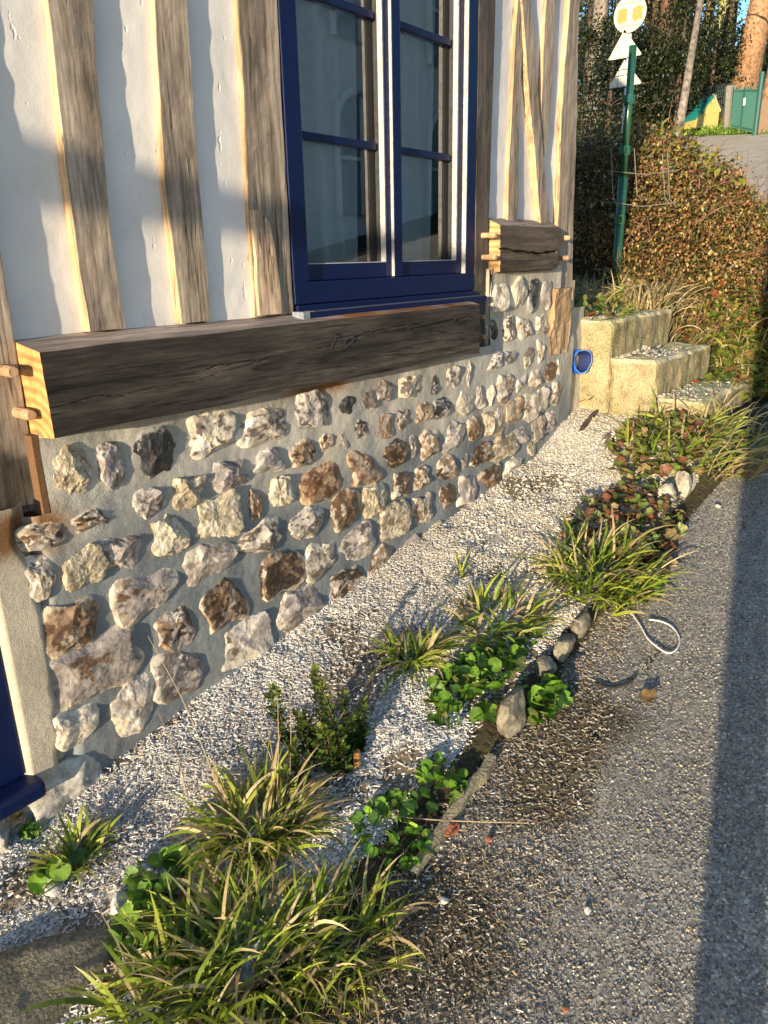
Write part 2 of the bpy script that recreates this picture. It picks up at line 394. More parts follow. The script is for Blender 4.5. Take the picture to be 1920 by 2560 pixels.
L = rng.uniform(.004, .018, n)*(1-.5*fine); Wd = rng.uniform(.0015, .0045, n); T = rng.uniform(.001, .0025, n)
col = pick(n, [(.60, .59, .57), (.46, .45, .43), (.72, .69, .62), (.30, .28, .25), (.50, .40, .27)], [5, 4, 3, 1.5, .8])
col = col*(1-fine[:, None]*np.array([0, .06, .17]))*(1+.22*fbm(P3(X*2.2, Y*3), 44, 3))[:, None]
chips('pale_wood_chips', 'stuff', X, Y, sh(X, Y)+rng.uniform(.0, .006, n), L, Wd, T, col, .24)
# litter that has spilled over the kerb on to the road edge
n = 12000
X = .3+2.2*rng.random(n)**1.3; Y = -.76-.55*rng.random(n)**1.7*np.clip(1.35-X*.5, .16, 1)
L = rng.uniform(.004, .014, n); Wd = rng.uniform(.0012, .003, n); T = rng.uniform(.001, .002, n)
col = pick(n, [(.48, .45, .40), (.32, .27, .19), (.17, .13, .09), (.07, .055, .04), (.38, .30, .17)], [2.5, 4, 4, 2.5, 1])
chips('kerbside_litter', 'stuff', X, Y, rs(X, Y)+rng.uniform(.0, .004, n), L, Wd, T, col, .18)
# loose grit of the asphalt
OCT = np.array([(1, 0, 0), (-1, 0, 0), (0, 1, 0), (0, -1, 0), (0, 0, 1), (0, 0, -.6)], float)
OCF = np.array([(0, 2, 4), (2, 1, 4), (1, 3, 4), (3, 0, 4), (2, 0, 5), (1, 2, 5), (3, 1, 5), (0, 3, 5)])
def grit(name, X, Y, Z, S, col):
    n = len(X); M = frames(rng.uniform(0, 6.3, n), rng.normal(0, .3, n), rng.normal(0, .3, n))
    Sx = S[:, None]*rng.uniform(.65, 1.25, (n, 3)); Sx[:, 2] *= .7
    V, F = inst(OCT, OCF, M*Sx[:, None, :], np.stack([X, Y, Z], 1))
    o = mk(name, V, F, MT['pebble'], col=np.repeat(col, 6, 0), loc=(0, 0, 0), smooth=False); return kind(o, 'stuff')
n = 190000
u = rng.random(n); X = .35+5.2*u**1.7; Y = rng.uniform(-2.0, -.78, n)
S = rng.uniform(.0014, .0034, n)*(1+.22*X); ms = moss(X, Y)
col = pick(n, [(.09, .086, .08), (.19, .18, .16), (.28, .26, .22), (.36, .33, .265), (.55, .52, .45), (.40, .33, .20)], [4, 7, 6, 2.2, .10, .15])*(1-ms[:, None]*rng.choice([.85, .5, .1], n, p=[.5, .3, .2])[:, None]*np.array([.85, .9, 1.0]))
grit('road_grit', X, Y, rs(X, Y)+.0002+rng.uniform(-.0012, .0008, n)-S*.12, S, col)
n = 1500
X = rng.uniform(.4, 2.2, n); Y = -.85-.75*rng.random(n)**1.5
col = pick(n, [(.42, .35, .21), (.46, .43, .38), (.2, .16, .1), (.3, .12, .06)], [3, 3, 4, .15])
grit('loose_pebbles', X, Y, rs(X, Y)+.001, rng.uniform(.0025, .0055, n), col)
n = 2600
X = rng.uniform(.3, 3.7, n)**1.0; Y = rng.uniform(-.76, -.01, n)
X = np.where(rng.random(n) < .5, 2.3+1.45*rng.random(n), X)
col = pick(n, [(.62, .59, .5), (.55, .5, .38), (.7, .68, .62)], [3, 2, 2])
grit('chalk_crumbs', X, Y, sh(X, Y)+.002, rng.uniform(.003, .011, n), col)

# ------------------------------------------------------------------ the house
house = thing('house', 'half-timbered house with blue window and flint plinth wall', 'house', (0, 0, -1.4))
HB = house
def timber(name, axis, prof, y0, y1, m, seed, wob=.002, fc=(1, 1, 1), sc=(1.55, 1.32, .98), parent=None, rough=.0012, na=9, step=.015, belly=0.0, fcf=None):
    """a squared timber: prof = [(t, a, b)] along its axis, front face at y0, back at y1"""
    pr = np.array(prof, float); nt_ = max(6, int(abs(pr[-1, 0]-pr[0, 0])/step))
    t = np.linspace(pr[0, 0], pr[-1, 0], nt_)
    a = np.interp(t, pr[:, 0], pr[:, 1])+fbm(P3(t*5, seed, 0), seed, 3)*wob
    b = np.interp(t, pr[:, 0], pr[:, 2])+fbm(P3(t*5, seed+50, 0), seed+9, 3)*wob
    u = np.concatenate([[0, 0, .0, .02], np.linspace(.06, .94, na), [.98, 1, 1, 1]])
    e = .0022
    yv = np.concatenate([[y1, (y0+y1)/2, y0+e, y0], np.full(na, y0), [y0, y0+e, (y0+y1)/2, y1]])
    side = np.concatenate([[1, 1, 1, 0], np.zeros(na), [0, 1, 1, 1]])
    T, U = np.meshgrid(t, u, indexing='ij')
    A = a[:, None]+(b-a)[:, None]*U
    Yv = yv[None]+(side[None] == 0)*(fbm(np.stack([T.ravel()*22, A.ravel()*22, np.full(T.size, seed)], 1), seed, 3).reshape(T.shape)*rough)
    Yv = Yv-belly*np.sin(pi*U)*(side[None] == 0)
    V = np.stack([A, Yv, T], -1) if axis == 'z' else np.stack([T, Yv, A], -1)
    k = len(u); F = grid(nt_, k); V = V.reshape(-1, 3)
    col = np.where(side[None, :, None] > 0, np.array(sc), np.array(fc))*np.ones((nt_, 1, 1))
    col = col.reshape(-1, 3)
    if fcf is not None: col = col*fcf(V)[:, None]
    capV = [V[:k], V[-k:]]; o = len(V)
    V = np.concatenate([V]+capV); c2 = np.broadcast_to(np.array(sc), (2*k, 3))
    col = np.concatenate([col.reshape(-1, 3), c2])
    F3 = np.concatenate([np.stack([np.full(k-2, o+k*q), o+k*q+np.arange(1, k-1), o+k*q+np.arange(2, k)], 1) for q in (0, 1)])
    if axis == 'x': F = F[:, ::-1]
    return mk(name, V, [F, F3], m, parent or HB, col)
TOP = 1.3
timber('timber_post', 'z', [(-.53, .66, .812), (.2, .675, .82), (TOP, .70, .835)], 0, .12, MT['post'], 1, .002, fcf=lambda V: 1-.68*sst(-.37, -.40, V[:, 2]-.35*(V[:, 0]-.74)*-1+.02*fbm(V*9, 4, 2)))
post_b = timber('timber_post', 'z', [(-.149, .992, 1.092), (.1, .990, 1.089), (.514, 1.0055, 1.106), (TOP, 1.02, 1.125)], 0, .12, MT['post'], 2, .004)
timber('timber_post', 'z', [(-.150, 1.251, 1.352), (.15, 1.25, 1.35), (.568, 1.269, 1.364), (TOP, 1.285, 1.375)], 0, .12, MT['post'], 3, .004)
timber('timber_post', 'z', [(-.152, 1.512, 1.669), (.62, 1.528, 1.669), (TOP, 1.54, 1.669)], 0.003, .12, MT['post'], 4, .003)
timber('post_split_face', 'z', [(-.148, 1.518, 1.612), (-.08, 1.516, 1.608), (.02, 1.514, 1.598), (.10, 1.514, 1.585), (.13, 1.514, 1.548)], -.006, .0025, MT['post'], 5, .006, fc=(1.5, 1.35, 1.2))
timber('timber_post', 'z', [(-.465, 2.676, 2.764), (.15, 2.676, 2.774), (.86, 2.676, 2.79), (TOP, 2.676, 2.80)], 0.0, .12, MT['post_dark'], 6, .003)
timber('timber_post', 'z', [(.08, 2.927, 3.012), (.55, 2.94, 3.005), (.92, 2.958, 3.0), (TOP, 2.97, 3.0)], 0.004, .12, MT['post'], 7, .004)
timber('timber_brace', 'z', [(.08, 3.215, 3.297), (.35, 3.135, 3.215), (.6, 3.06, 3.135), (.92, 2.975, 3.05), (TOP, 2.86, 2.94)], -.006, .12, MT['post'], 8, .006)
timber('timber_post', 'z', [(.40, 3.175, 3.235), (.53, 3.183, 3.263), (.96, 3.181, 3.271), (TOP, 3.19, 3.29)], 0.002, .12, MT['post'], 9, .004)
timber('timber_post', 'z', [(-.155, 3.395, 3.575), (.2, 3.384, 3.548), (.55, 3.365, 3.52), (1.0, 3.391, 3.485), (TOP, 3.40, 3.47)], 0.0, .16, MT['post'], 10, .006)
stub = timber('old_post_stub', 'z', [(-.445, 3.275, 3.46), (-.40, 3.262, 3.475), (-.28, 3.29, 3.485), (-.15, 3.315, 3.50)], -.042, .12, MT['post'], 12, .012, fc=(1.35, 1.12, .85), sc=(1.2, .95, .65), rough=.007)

# the long sill beam and the short cap beam over the corner plinth
def beam(name, x0, x1, pts, m, end_col, front_col, top_col, seed, slant=0.0):
    """horizontal beam, section pts (y,z,face) going from the wall over the top, down the front and back under"""
    nx = int((x1-x0)/.012); t = np.linspace(0, 1, nx)
    sec = []; fcs = []
    for k in range(len(pts)-1):
        (ya, za), (yb, zb), f = pts[k], pts[k+1], ('top', 'front', 'under')[min(k, 2)]
        nseg = 64 if f == 'front' else 4
        for q in range(nseg+1): sec.append((ya+(yb-ya)*q/nseg, za+(zb-za)*q/nseg)); fcs.append(f)
    sec = np.array(sec); K = len(sec)
    Tt, I = np.meshgrid(t, np.arange(K), indexing='ij')
    yy, zz = sec[I, 0], sec[I, 1]
    xe0 = x0; xe1 = x1-slant*(sec[:, 1].max()-zz)
    Xx = xe0+(xe1-xe0)*Tt
    isf = np.array([f == 'front' for f in fcs])[I]
    nz = fbm(np.stack([Xx.ravel()*3, zz.ravel()*45, np.full(Xx.size, seed)], 1), seed, 3).reshape(Xx.shape)
    yy = yy+isf*nz*.0016
    zz = zz+fbm(P3(Xx*7, yy*20, seed), seed+3, 2).reshape(Xx.shape)*.0022
    # drying cracks along the grain of the front
    for (zc, xa, xb, dep, w, sl_) in CR.get(name+str(seed), []):
        zl = zc+sl_*(Xx-xa)+fbm(P3(Xx*14, seed, zc), seed+7, 3).reshape(Xx.shape)*.006
        yy = yy+isf*dep*np.exp(-((zz-zl)/w)**2)*sst(xa, xa+.05, Xx)*(1-sst(xb-.05, xb, Xx))
    V = np.stack([Xx, yy, zz], -1).reshape(-1, 3)
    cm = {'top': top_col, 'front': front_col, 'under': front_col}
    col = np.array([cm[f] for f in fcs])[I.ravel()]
    if name == 'sill_beam':
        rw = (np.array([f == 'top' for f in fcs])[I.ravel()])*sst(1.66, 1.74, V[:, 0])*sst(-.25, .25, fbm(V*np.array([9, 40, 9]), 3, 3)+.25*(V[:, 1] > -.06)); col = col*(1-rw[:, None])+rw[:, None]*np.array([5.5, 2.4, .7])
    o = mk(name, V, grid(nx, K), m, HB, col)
    for q in (0, -1):
        P = V.reshape(nx, K, 3)[q]; ck = P[[0, 10, 40, K-6, K-1]].mean(0); ends = MB()
        ends.add(np.concatenate([P, ck[None]]), np.stack([np.arange(K), (np.arange(K)+1) % K, np.full(K, K)], 1), end_col)
        ends.make('end_grain', MT['endgrain'], o)
    return o
def m_end():
    m, nt, b = mat('oak_end_grain'); co = objco(nt)
    mp = nd(nt, 'Mapping'); mp.inputs['Location'].default_value = (0, .02, -1.0); nt.links.new(co, mp.inputs[0])
    w = nd(nt, 'TexWave', wave_type='RINGS', rings_direction='X', Scale=13.0, Distortion=3.5, Detail=3.0); nt.links.new(mp.outputs[0], w.inputs[0])
    c = ramp(nt, w.outputs['Fac'], [(.1, .7), (.8, 1.15)])
    c = mixc(nt, c, ramp(nt, noise(nt, 30, 4, co).outputs[0], [(.3, .7), (.7, 1.2)]), 1.0, 'MULTIPLY')
    c = mixc(nt, c, colattr(nt), 1.0, 'MULTIPLY')
    nt.links.new(c, b.inputs['Base Color']); b.inputs['Roughness'].default_value = .8; bump(nt, b, w.outputs['Fac'], .2, .001); return m
MT['endgrain'] = m_end()
CR = {'sill_beam21': [(-.285, .80, 1.30, .004, .0011, .010), (-.262, 1.22, 1.75, .005, .0012, .03), (-.232, 1.72, 2.25, .008, .0014, .03), (-.238, 2.0, 2.56, .009, .0016, .045)],
      'cap_beam22': [(.022, 2.76, 3.0, .022, .003, -.03), (.014, 2.92, 3.16, .026, .0035, -.02), (.008, 3.08, 3.34, .024, .0035, .0)]}
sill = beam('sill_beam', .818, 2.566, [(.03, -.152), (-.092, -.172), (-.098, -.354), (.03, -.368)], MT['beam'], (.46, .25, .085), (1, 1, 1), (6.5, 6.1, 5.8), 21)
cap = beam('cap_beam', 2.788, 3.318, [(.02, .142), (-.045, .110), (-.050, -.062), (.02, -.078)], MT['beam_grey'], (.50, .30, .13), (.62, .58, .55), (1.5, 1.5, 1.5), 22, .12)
for strokes in ([[(817, 836), (842, 836), (834, 854), (825, 872)]], [[(858, 868), (862, 852), (876, 841), (885, 842), (882, 854), (868, 866), (858, 868)]]):
    mk_ = MB()
    for st_ in strokes:
        q = np.array([[wp(*p_, -.0995)[0], -.0992, wp(*p_, -.0995)[1]] for p_ in st_]); w2 = np.array([.0022, 0, .0022])
        for i_ in range(len(q)-1):
            d_ = nrm(q[i_+1]-q[i_]); n_ = np.array([-d_[2], 0, d_[0]])*.0028; mk_.add([q[i_]-n_, q[i_]+n_, q[i_+1]+n_, q[i_+1]-n_], np.array([(0, 1, 2, 3)]), (.045, .047, .055))
    mk_.make('ink_mark', MT['vc'], sill)
def peg(parent, px, pz, ya=-.05, r=.0125, dx=0.0, seed=0):
    t = np.linspace(0, 1, 7); pts = np.stack([px+dx*t, .02+(ya-.02)*t, np.full(7, pz)], 1)
    rr = r*(1+.05*np.sin(t*9+seed)); rr[-1] *= .86
    V, F = tube(pts, rr, 10); mk('peg', V, F, MT['peg'], parent, np.full((len(V), 3), .9+.12*((seed*7) % 3)), False)
lp = D.objects['timber_post']
peg(lp, .772, -.210, -.062, .0125, 0, 1); peg(lp, .795, -.305, -.062, .0125, .0, 2)
rp = [o for o in HB.children if o.name.startswith('timber_post')][4]
for k, (ppx, ppy) in enumerate([(1203, 792), (1205, 841)]):
    x, z = wp(ppx, ppy, -.03); peg(rp, x, z, -.045, .010, 0, k)
for k, (ppx, ppy, yy) in enumerate([(1225, 588, -.035), (1226, 643, -.035), (1417, 594.5, -.03), (1413.5, 645, -.03)]):
    x, z = wp(ppx, ppy, yy); peg(cap, x, z, -.062 if k < 2 else -.048, .0105, 0, k)

# lime plaster between the posts
def panel(name, x0, x1, z0, z1, y, m, amp=.004, st=.006, col=(1, 1, 1), seed=0, colf=None, yf=None):
    u = np.linspace(x0, x1, max(3, int((x1-x0)/st))); v = np.linspace(z0, z1, max(3, int((z1-z0)/st)))
    A, B = np.meshgrid(u, v, indexing='ij')
    Yv = y+fbm(P3(A*4, B*2.2, seed), seed, 1).reshape(A.shape)*amp*1.2+fbm(P3(A*26, B*20, seed), seed+4, 2).reshape(A.shape)*amp*.09
    if yf is not None: Yv = Yv+yf(A, B)
    c = np.array(col) if colf is None else colf(A.ravel(), B.ravel())
    return mk(name, np.stack([A, Yv, B], -1).reshape(-1, 3), grid(len(u), len(v)), m, HB, c, True)
for k, (a, b) in enumerate([(.80, 1.01), (1.08, 1.29), (1.345, 1.545)]):
    panel('plaster_panel', a, b, -.165, TOP, .024-.003*k, MT['plaster'], .006, seed=40+k)
panel('plaster_panel', 2.76, 3.42, .07, TOP, .022, MT['plaster'], .006, seed=47)

# plain body of the house (out of sight, throws the long shadow over the garden)
mb = MB()
mb.box(-6.5, 3.47, .14, .34, TOP, 2.5); mb.box(-6.5, .66, .14, .34, -1.9, TOP)
mb.box(3.40, 3.57, .17, 6.0, -1.9, 2.5); mb.box(-6.5, -6.3, .35, 6.0, -1.9, 2.5); mb.box(-6.3, 3.39, 5.8, 6.0, -1.9, 2.5)
mb.add([(3.56, .0, 2.5), (3.56, 3.0, 4.8), (3.56, 6.0, 2.5), (3.40, .0, 2.5), (3.40, 3.0, 4.8), (3.40, 6.0, 2.5)], [np.array([(0, 2, 1), (3, 4, 5)]), np.array([(0, 3, 5, 2)])])
mb.make('wall', MT['plaster'], HB)
mb = MB()
for s in (0, 1):
    a, b = (-.12, 3.0) if s == 0 else (6.12, 3.0)
    V = [(-6.8, a, 2.42), (3.62, a, 2.42), (3.62, b, 4.9), (-6.8, b, 4.9)]
    mb.add(V+[(p[0], p[1], p[2]+.1) for p in V], np.array([(0, 1, 2, 3), (7, 6, 5, 4), (0, 4, 5, 1), (1, 5, 6, 2), (2, 6, 7, 3), (3, 7, 4, 0)]), (.18, .09, .06))
mb.make('roof', MT['rough_stone'], HB)
mb = MB(); mb.box(1.5, 2.9, .9, .95, -.6, 1.35, (.05, .05, .055)); mb.box(1.5, 2.9, .13, .9, -.62, -.6, (.2, .15, .1)); mb.box(1.46, 1.5, .13, .9, -.6, 1.35, (.07, .07, .07)); mb.box(2.9, 2.94, .13, .9, -.6, 1.35, (.07, .07, .07)); mb.box(1.5, 2.9, .13, .9, 1.35, 1.4, (.3, .3, .3))
mb.make('room', MT['vc'], HB)
# a tapering unseen timber, added to cast the soft shadow band across the posts
timber('shadow_beam', 'x', [(-5.2, .78, .96), (-5.02, .78, .96)], -.9, .1, MT['post'], 61, .002)
V, F = tube([(-5.11, -.88, .87), (-5.11, -1.3, .872), (-5.11, -1.6, .868), (-5.11, -1.9, .862)], [.088, .082, .055, .02], 8); mk('shadow_beam_tip', V, F, MT['post'], HB)

# flint plinth wall ------------------------------------------------------------
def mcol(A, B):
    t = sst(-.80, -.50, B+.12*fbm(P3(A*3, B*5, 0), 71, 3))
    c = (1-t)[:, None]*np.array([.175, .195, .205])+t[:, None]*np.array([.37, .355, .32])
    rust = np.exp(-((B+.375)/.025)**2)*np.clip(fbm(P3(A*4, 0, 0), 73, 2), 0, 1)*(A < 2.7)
    rust = rust+1.3*np.exp(-((A-.80)/.05)**2-((B+.57)/.05)**2)
    rust = np.clip(rust, 0, 1)[:, None]
    return c*(1-rust)+rust*np.array([.20, .10, .04])
u = np.arange(.748, 3.745, .0075); v = np.arange(-1.42, -.04, .0075); A, B = np.meshgrid(u, v, indexing='ij')
up_ = sst(-.42, -.28, B)*sst(2.72, 2.80, A)
Yv = -.034+.018*up_+.022*sst(3.55, 3.60, A)+fbm(P3(A*7, B*5, 70), 70, 2).reshape(A.shape)*.006+fbm(P3(A*60, B*60, 70), 74, 2).reshape(A.shape)*.0009+.035*(1-sst(.748, .785, A+.012*fbm(P3(B*14, 0, 0), 4, 2).reshape(A.shape)))
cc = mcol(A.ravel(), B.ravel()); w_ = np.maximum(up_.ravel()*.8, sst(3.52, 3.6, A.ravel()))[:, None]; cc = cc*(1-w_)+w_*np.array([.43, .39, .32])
F = grid(len(u), len(v)); ca, cb = A.ravel()[F].mean(1), B.ravel()[F].mean(1)
F = F[~((cb > -.535) & (ca < .815)) & ~((cb > -.345) & (ca < 2.764)) & ~((cb > -.25) & (ca > 3.41))]
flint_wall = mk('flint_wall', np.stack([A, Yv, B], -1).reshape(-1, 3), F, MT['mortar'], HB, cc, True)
def sub(name, *a, **k):
    o = panel(name, *a, **k); o.parent = flint_wall; return o
def jcol(A, B):
    r = np.clip(1.2*np.exp(-((B+.56)/.05)**2)*(1+fbm(P3(A*20, B*20, 0), 76, 2)*.5), 0, 1)[:, None]
    return np.array([.42, .375, .30])*(1-r)+r*np.array([.17, .09, .04])
sub('rendered_jamb', .652, .765, -1.20, -.50, -.034, MT['mortar'], .004, .006, seed=77, colf=jcol, yf=lambda A, B: .03*sst(.735, .768, A+.012*np.sin(B*9)+.01*fbm(P3(B*12, 0, 0), 3, 2).reshape(A.shape))+.03*(1-sst(.652, .664, A)))
mb = MB(); mb.box(3.57, 3.60, 0, .3, -1.2, -.12, (.42, .36, .26)); mb.make('mortar_return', MT['mortar'], flint_wall)
mb = MB(); mb.box(.801, .8165, -.030, .02, -.54, -.356, (.15, .085, .045)); mb.make('mortar_return', MT['mortar'], flint_wall)
mb = MB(); mb.box(2.764, 2.770, -.014, .01, -.45, -.05, (.4, .37, .3)); mb.make('mortar_return', MT['mortar'], flint_wall)

ico = bmesh.new(); bmesh.ops.create_icosphere(ico, subdivisions=5, radius=1.0); ico.verts.index_update()
IV = np.array([v.co[:] for v in ico.verts]); IF = np.array([[v.index for v in f.verts] for f in ico.faces]); ico.free()
ico = bmesh.new(); bmesh.ops.create_icosphere(ico, subdivisions=3, radius=1.0); ico.verts.index_update()
IV3 = np.array([v.co[:] for v in ico.verts]); IF3 = np.array([[v.index for v in f.verts] for f in ico.faces]); ico.free()
IV3 = IV3/np.linalg.norm(IV3, axis=1)[:, None]; IV = IV/np.linalg.norm(IV, axis=1)[:, None]
PAL = {'w': [(.55, .49, .39), (.60, .55, .48), (.36, .325, .295), (.48, .41, .31), (.13, .105, .09)],
       'b': [(.11, .065, .038), (.24, .165, .105), (.29, .255, .235), (.47, .42, .35), (.045, .03, .02)],
       'g': [(.31, .28, .27), (.13, .115, .11), (.47, .43, .38), (.36, .32, .295), (.17, .13, .105)],
       'd': [(.02, .021, .025), (.045, .045, .05), (.10, .10, .10), (.03, .03, .034), (.3, .29, .28)],
       'y': [(.41, .35, .25), (.47, .42, .32), (.31, .265, .19), (.50, .45, .37), (.22, .18, .13)],
       'o': [(.17, .085, .045), (.32, .22, .14), (.42, .36, .27), (.25, .2, .165), (.15, .075, .04)],
       's': [(.40, .38, .33), (.46, .43, .36), (.36, .34, .31), (.42, .40, .36), (.33, .31, .28)]}
RIM = {'w': (.60, .54, .43), 'b': (.56, .47, .35), 'g': (.56, .51, .44), 'd': (.34, .33, .32), 'y': (.46, .38, .25), 'o': (.45, .33, .2), 's': (.42, .4, .36)}
def flint_geo(cx, cz, hw, hh, k, g, depth=None, y=-.03):
    KF, KS = (int(g.integers(9, 15)), int(g.integers(5, 9))) if k not in 'ys' else (int(g.integers(4, 7)), 5)
    K = KF+KS; N = g.normal(0, 1, (K, 3))
    N[:KF, 1] = -g.uniform(.7, 2.2, KF); N[KF:, 1] = -g.uniform(0, .5, KS); N[:KF, [0, 2]] *= .8
    N /= np.linalg.norm(N, axis=1)[:, None]
    off = np.concatenate([g.uniform(.50, .82, KF), g.uniform(.74, 1.0, KS)])
    dt = IV@N.T; r = np.where(dt > .05, off[None]/np.maximum(dt, .05), 9.0)
    r = r*(1-.13*np.clip(dt, 0, 1)**10)                      # hollow scars
    fid = r.argmin(1); rm = np.minimum(r.min(1), 1.0); cut = r.min(1) < 1.0
    s0 = float(g.uniform(0, 99))
    nz = fbm(IV*1.7+s0, 3, 2)*.09+fbm(IV*6+s0, 5, 3)*(.035 if k not in 'y' else .09)
    rr = rm*(1+nz)
    # squarish outline
    q = (np.abs(IV[:, 0])**3.2+np.abs(IV[:, 2])**3.2+np.abs(IV[:, 1])**2.6)**(-1/3.0)
    P = IV*(rr*np.clip(q, .8, 1.35))[:, None]
    ex = np.percentile(np.abs(P[:, 0]), 96); ez = np.percentile(np.abs(P[:, 2]), 96)
    dp = depth if depth else np.clip(.19*(hw+hh), .012, .025)
    V = np.stack([cx+P[:, 0]/ex*hw, y-P[:, 1]*-1*dp/.75*1.0, cz+P[:, 2]/ez*hh], 1)
    V[:, 1] = y+P[:, 1]*dp/.72
    pal = np.array(PAL[k]); fc = g.choice(len(pal), K, p=[.28, .24, .2, .14, .14])
    c = pal[fc[fid]]*(1+g.uniform(-.15, .15, K))[fid][:, None]
    mx = sst(-.05, .15, fbm(IV*3.2+s0, 31, 3))[:, None]; c = c*(1-mx)+mx*pal[g.integers(len(pal))]*g.uniform(.8, 1.15)
    mx = sst(.22, .34, fbm(IV*4.5+s0, 37, 2))[:, None]; c = c*(1-mx)+mx*pal[g.integers(len(pal))]
    rim = np.sqrt((P[:, 0]/ex)**2+(P[:, 2]/ez)**2)
    wr = sst(.88, .99, rim+.12*fbm(IV*6+s0, 9, 2))
    if k != 's': wr = np.maximum(wr*.8, (~cut)*.3)
    else: wr = wr*.5
    c = c*(1-wr[:, None])+wr[:, None]*np.array(RIM[k])
    return V, c
FL = {  # flints listed by the rectangle each fills in an enlarged view: (origin x, origin y, scale) and x0 y0 x1 y1 kind
 (0, 1000, .3617): '365 340 640 700 y|700 290 890 610 g|930 215 1265 525 d|1330 105 1640 415 w|160 860 465 1035 b|530 760 800 910 b|940 620 1150 815 g|1195 530 1425 740 y|180 1100 420 1380 w|470 1030 760 1310 y|700 910 1015 1195 g|1065 800 1305 1065 y|1264 975 1620 1270 b',
 (500, 900, .3617): '305 340 650 575 w|680 235 920 470 g|945 235 1110 400 d|1130 200 1230 340 g|1240 130 1365 310 g|1405 110 1555 255 w|105 690 375 900 g|415 620 620 785 g|660 570 820 740 b|855 520 935 630 b|955 455 1035 615 b|1080 410 1190 555 b|1225 385 1340 560 b|1370 330 1475 480 b|1505 300 1615 430 o|730 725 1005 975 o|1030 610 1260 860 o|1285 535 1480 750 b|0 940 295 1225 y|355 900 465 1110 o|500 830 665 1050 y|920 900 1110 1165 b|1150 850 1305 1070 y|1350 770 1480 960 b|1500 740 1620 885 b|635 1035 870 1245 w|270 1140 600 1360 w|1005 1145 1235 1370 g|1245 1010 1450 1255 y|1495 940 1620 1135 b|400 1325 720 1640 b|745 1255 985 1500 w|1180 1290 1380 1490 b|1425 1210 1560 1305 b|890 1440 1150 1659 b',
 (0, 800, .5787): '505 1085 775 1290 b|885 1110 1085 1340 b|1225 1160 1400 1340 g|190 1215 475 1435 b|690 1235 850 1435 b|970 1250 1195 1535 w',
 (0, 1450, .4219): '270 310 880 720 b|670 600 960 930 w|930 380 1255 720 g|335 765 595 985 w',
 (950, 850, .3014): '415 300 520 460 d|560 235 695 415 g|735 150 775 380 g|930 110 1040 260 w|1065 100 1140 195 d|1210 60 1290 220 w|1325 0 1390 180 w|460 470 620 650 d|650 425 805 640 w|815 380 885 560 g|910 390 975 540 w|985 285 1135 520 b|1140 295 1230 440 w|1260 235 1340 390 w|1380 180 1470 340 b|1480 150 1520 310 w|365 760 520 990 b|545 680 725 920 g|745 640 880 830 b|885 560 1050 785 y|1060 500 1195 705 o|1200 440 1310 665 w|1310 410 1400 610 w|1420 365 1525 555 g|770 850 945 1050 b|945 785 1150 970 y|1130 735 1235 855 g|1270 650 1375 840 b|1390 600 1465 755 g|490 960 690 1190 b|690 950 750 1080 g|490 1190 645 1420 b|675 1100 825 1360 g|850 1040 1020 1250 b|1055 970 1215 1100 w|450 1510 530 1580 y|1240 860 1310 960 y|270 770 325 960 g',
 (1160, 520, .1808): '405 990 625 1400 w|690 980 905 1370 w|930 950 1055 1400 d|1100 980 1230 1370 w',
 (960, 700, .5787): '465 170 500 260 d|522 165 575 275 w|588 155 645 250 w|658 150 722 240 w'}
fl = []
for (ox, oy, s), txt in FL.items():
    for q in txt.split('|'):
        a = q.split(); x0, y0, x1, y1 = [float(v)*s for v in a[:4]]; k = a[4]
        cxp, cyp = ox+(x0+x1)/2, oy+(y0+y1)/2
        up_ = oy < 720 or (oy == 850 and ox+x0 > 1225 and oy+y1 < 935)
        yy = -.016 if (wp(cxp, cyp, -.03)[1] > -.36) else -.034
        cx, cz = wp(cxp, cyp, yy-.014)
        xa = wp(ox+x0, cyp, yy-.014)[0]; xb = wp(ox+x1, cyp, yy-.014)[0]
        za = wp(cxp, oy+y0, yy-.014)[1]; zb = wp(cxp, oy+y1, yy-.014)[1]
        # a rectangle of the view covers the slanted outline: take off the slope of the courses
        slope = (cz-wp(cxp-60, cyp, yy)[1])/(cx-wp(cxp-60, cyp, yy)[0])
        hw, hh = (xb-xa)/2, (za-zb)/2
        hh = max(.86*hh, hh-.14*abs(slope)*hw)
        fl.append((hw*hh, cx, cz, hw, hh, k, yy))
fl.sort(reverse=True, key=lambda r: r[0])
gf = np.random.default_rng(3); rest = MB()
for q, (ar, cx, cz, hw, hh, k, yy) in enumerate(fl):
    V, c = flint_geo(cx, cz, hw*1.13, hh*1.17, k, gf, y=yy+.003)
    if q < 92: mk('flint', V, IF, MT['flint'], flint_wall, c, False)
    else: rest.add(V, IF, c)
o = rest.make('small_flints', MT['flint'], flint_wall, False); kind(o, 'stuff')
for (x0, y0, x1, y1) in [(60, 1885, 262, 2080), (-60, 2010, 40, 2140)]:
    cx, cz = wp((x0+x1)/2, (y0+y1)/2, -.03); hw = (wp(x1, (y0+y1)/2)[0]-wp(x0, (y0+y1)/2)[0])/2; hh = (wp((x0+x1)/2, y0)[1]-wp((x0+x1)/2, y1)[1])/2
    V, c = flint_geo(cx, cz, hw, hh*.75, 's', gf, .035, -.03); mk('plinth_stone', V, IF, MT['rough_stone'], flint_wall, c, True)

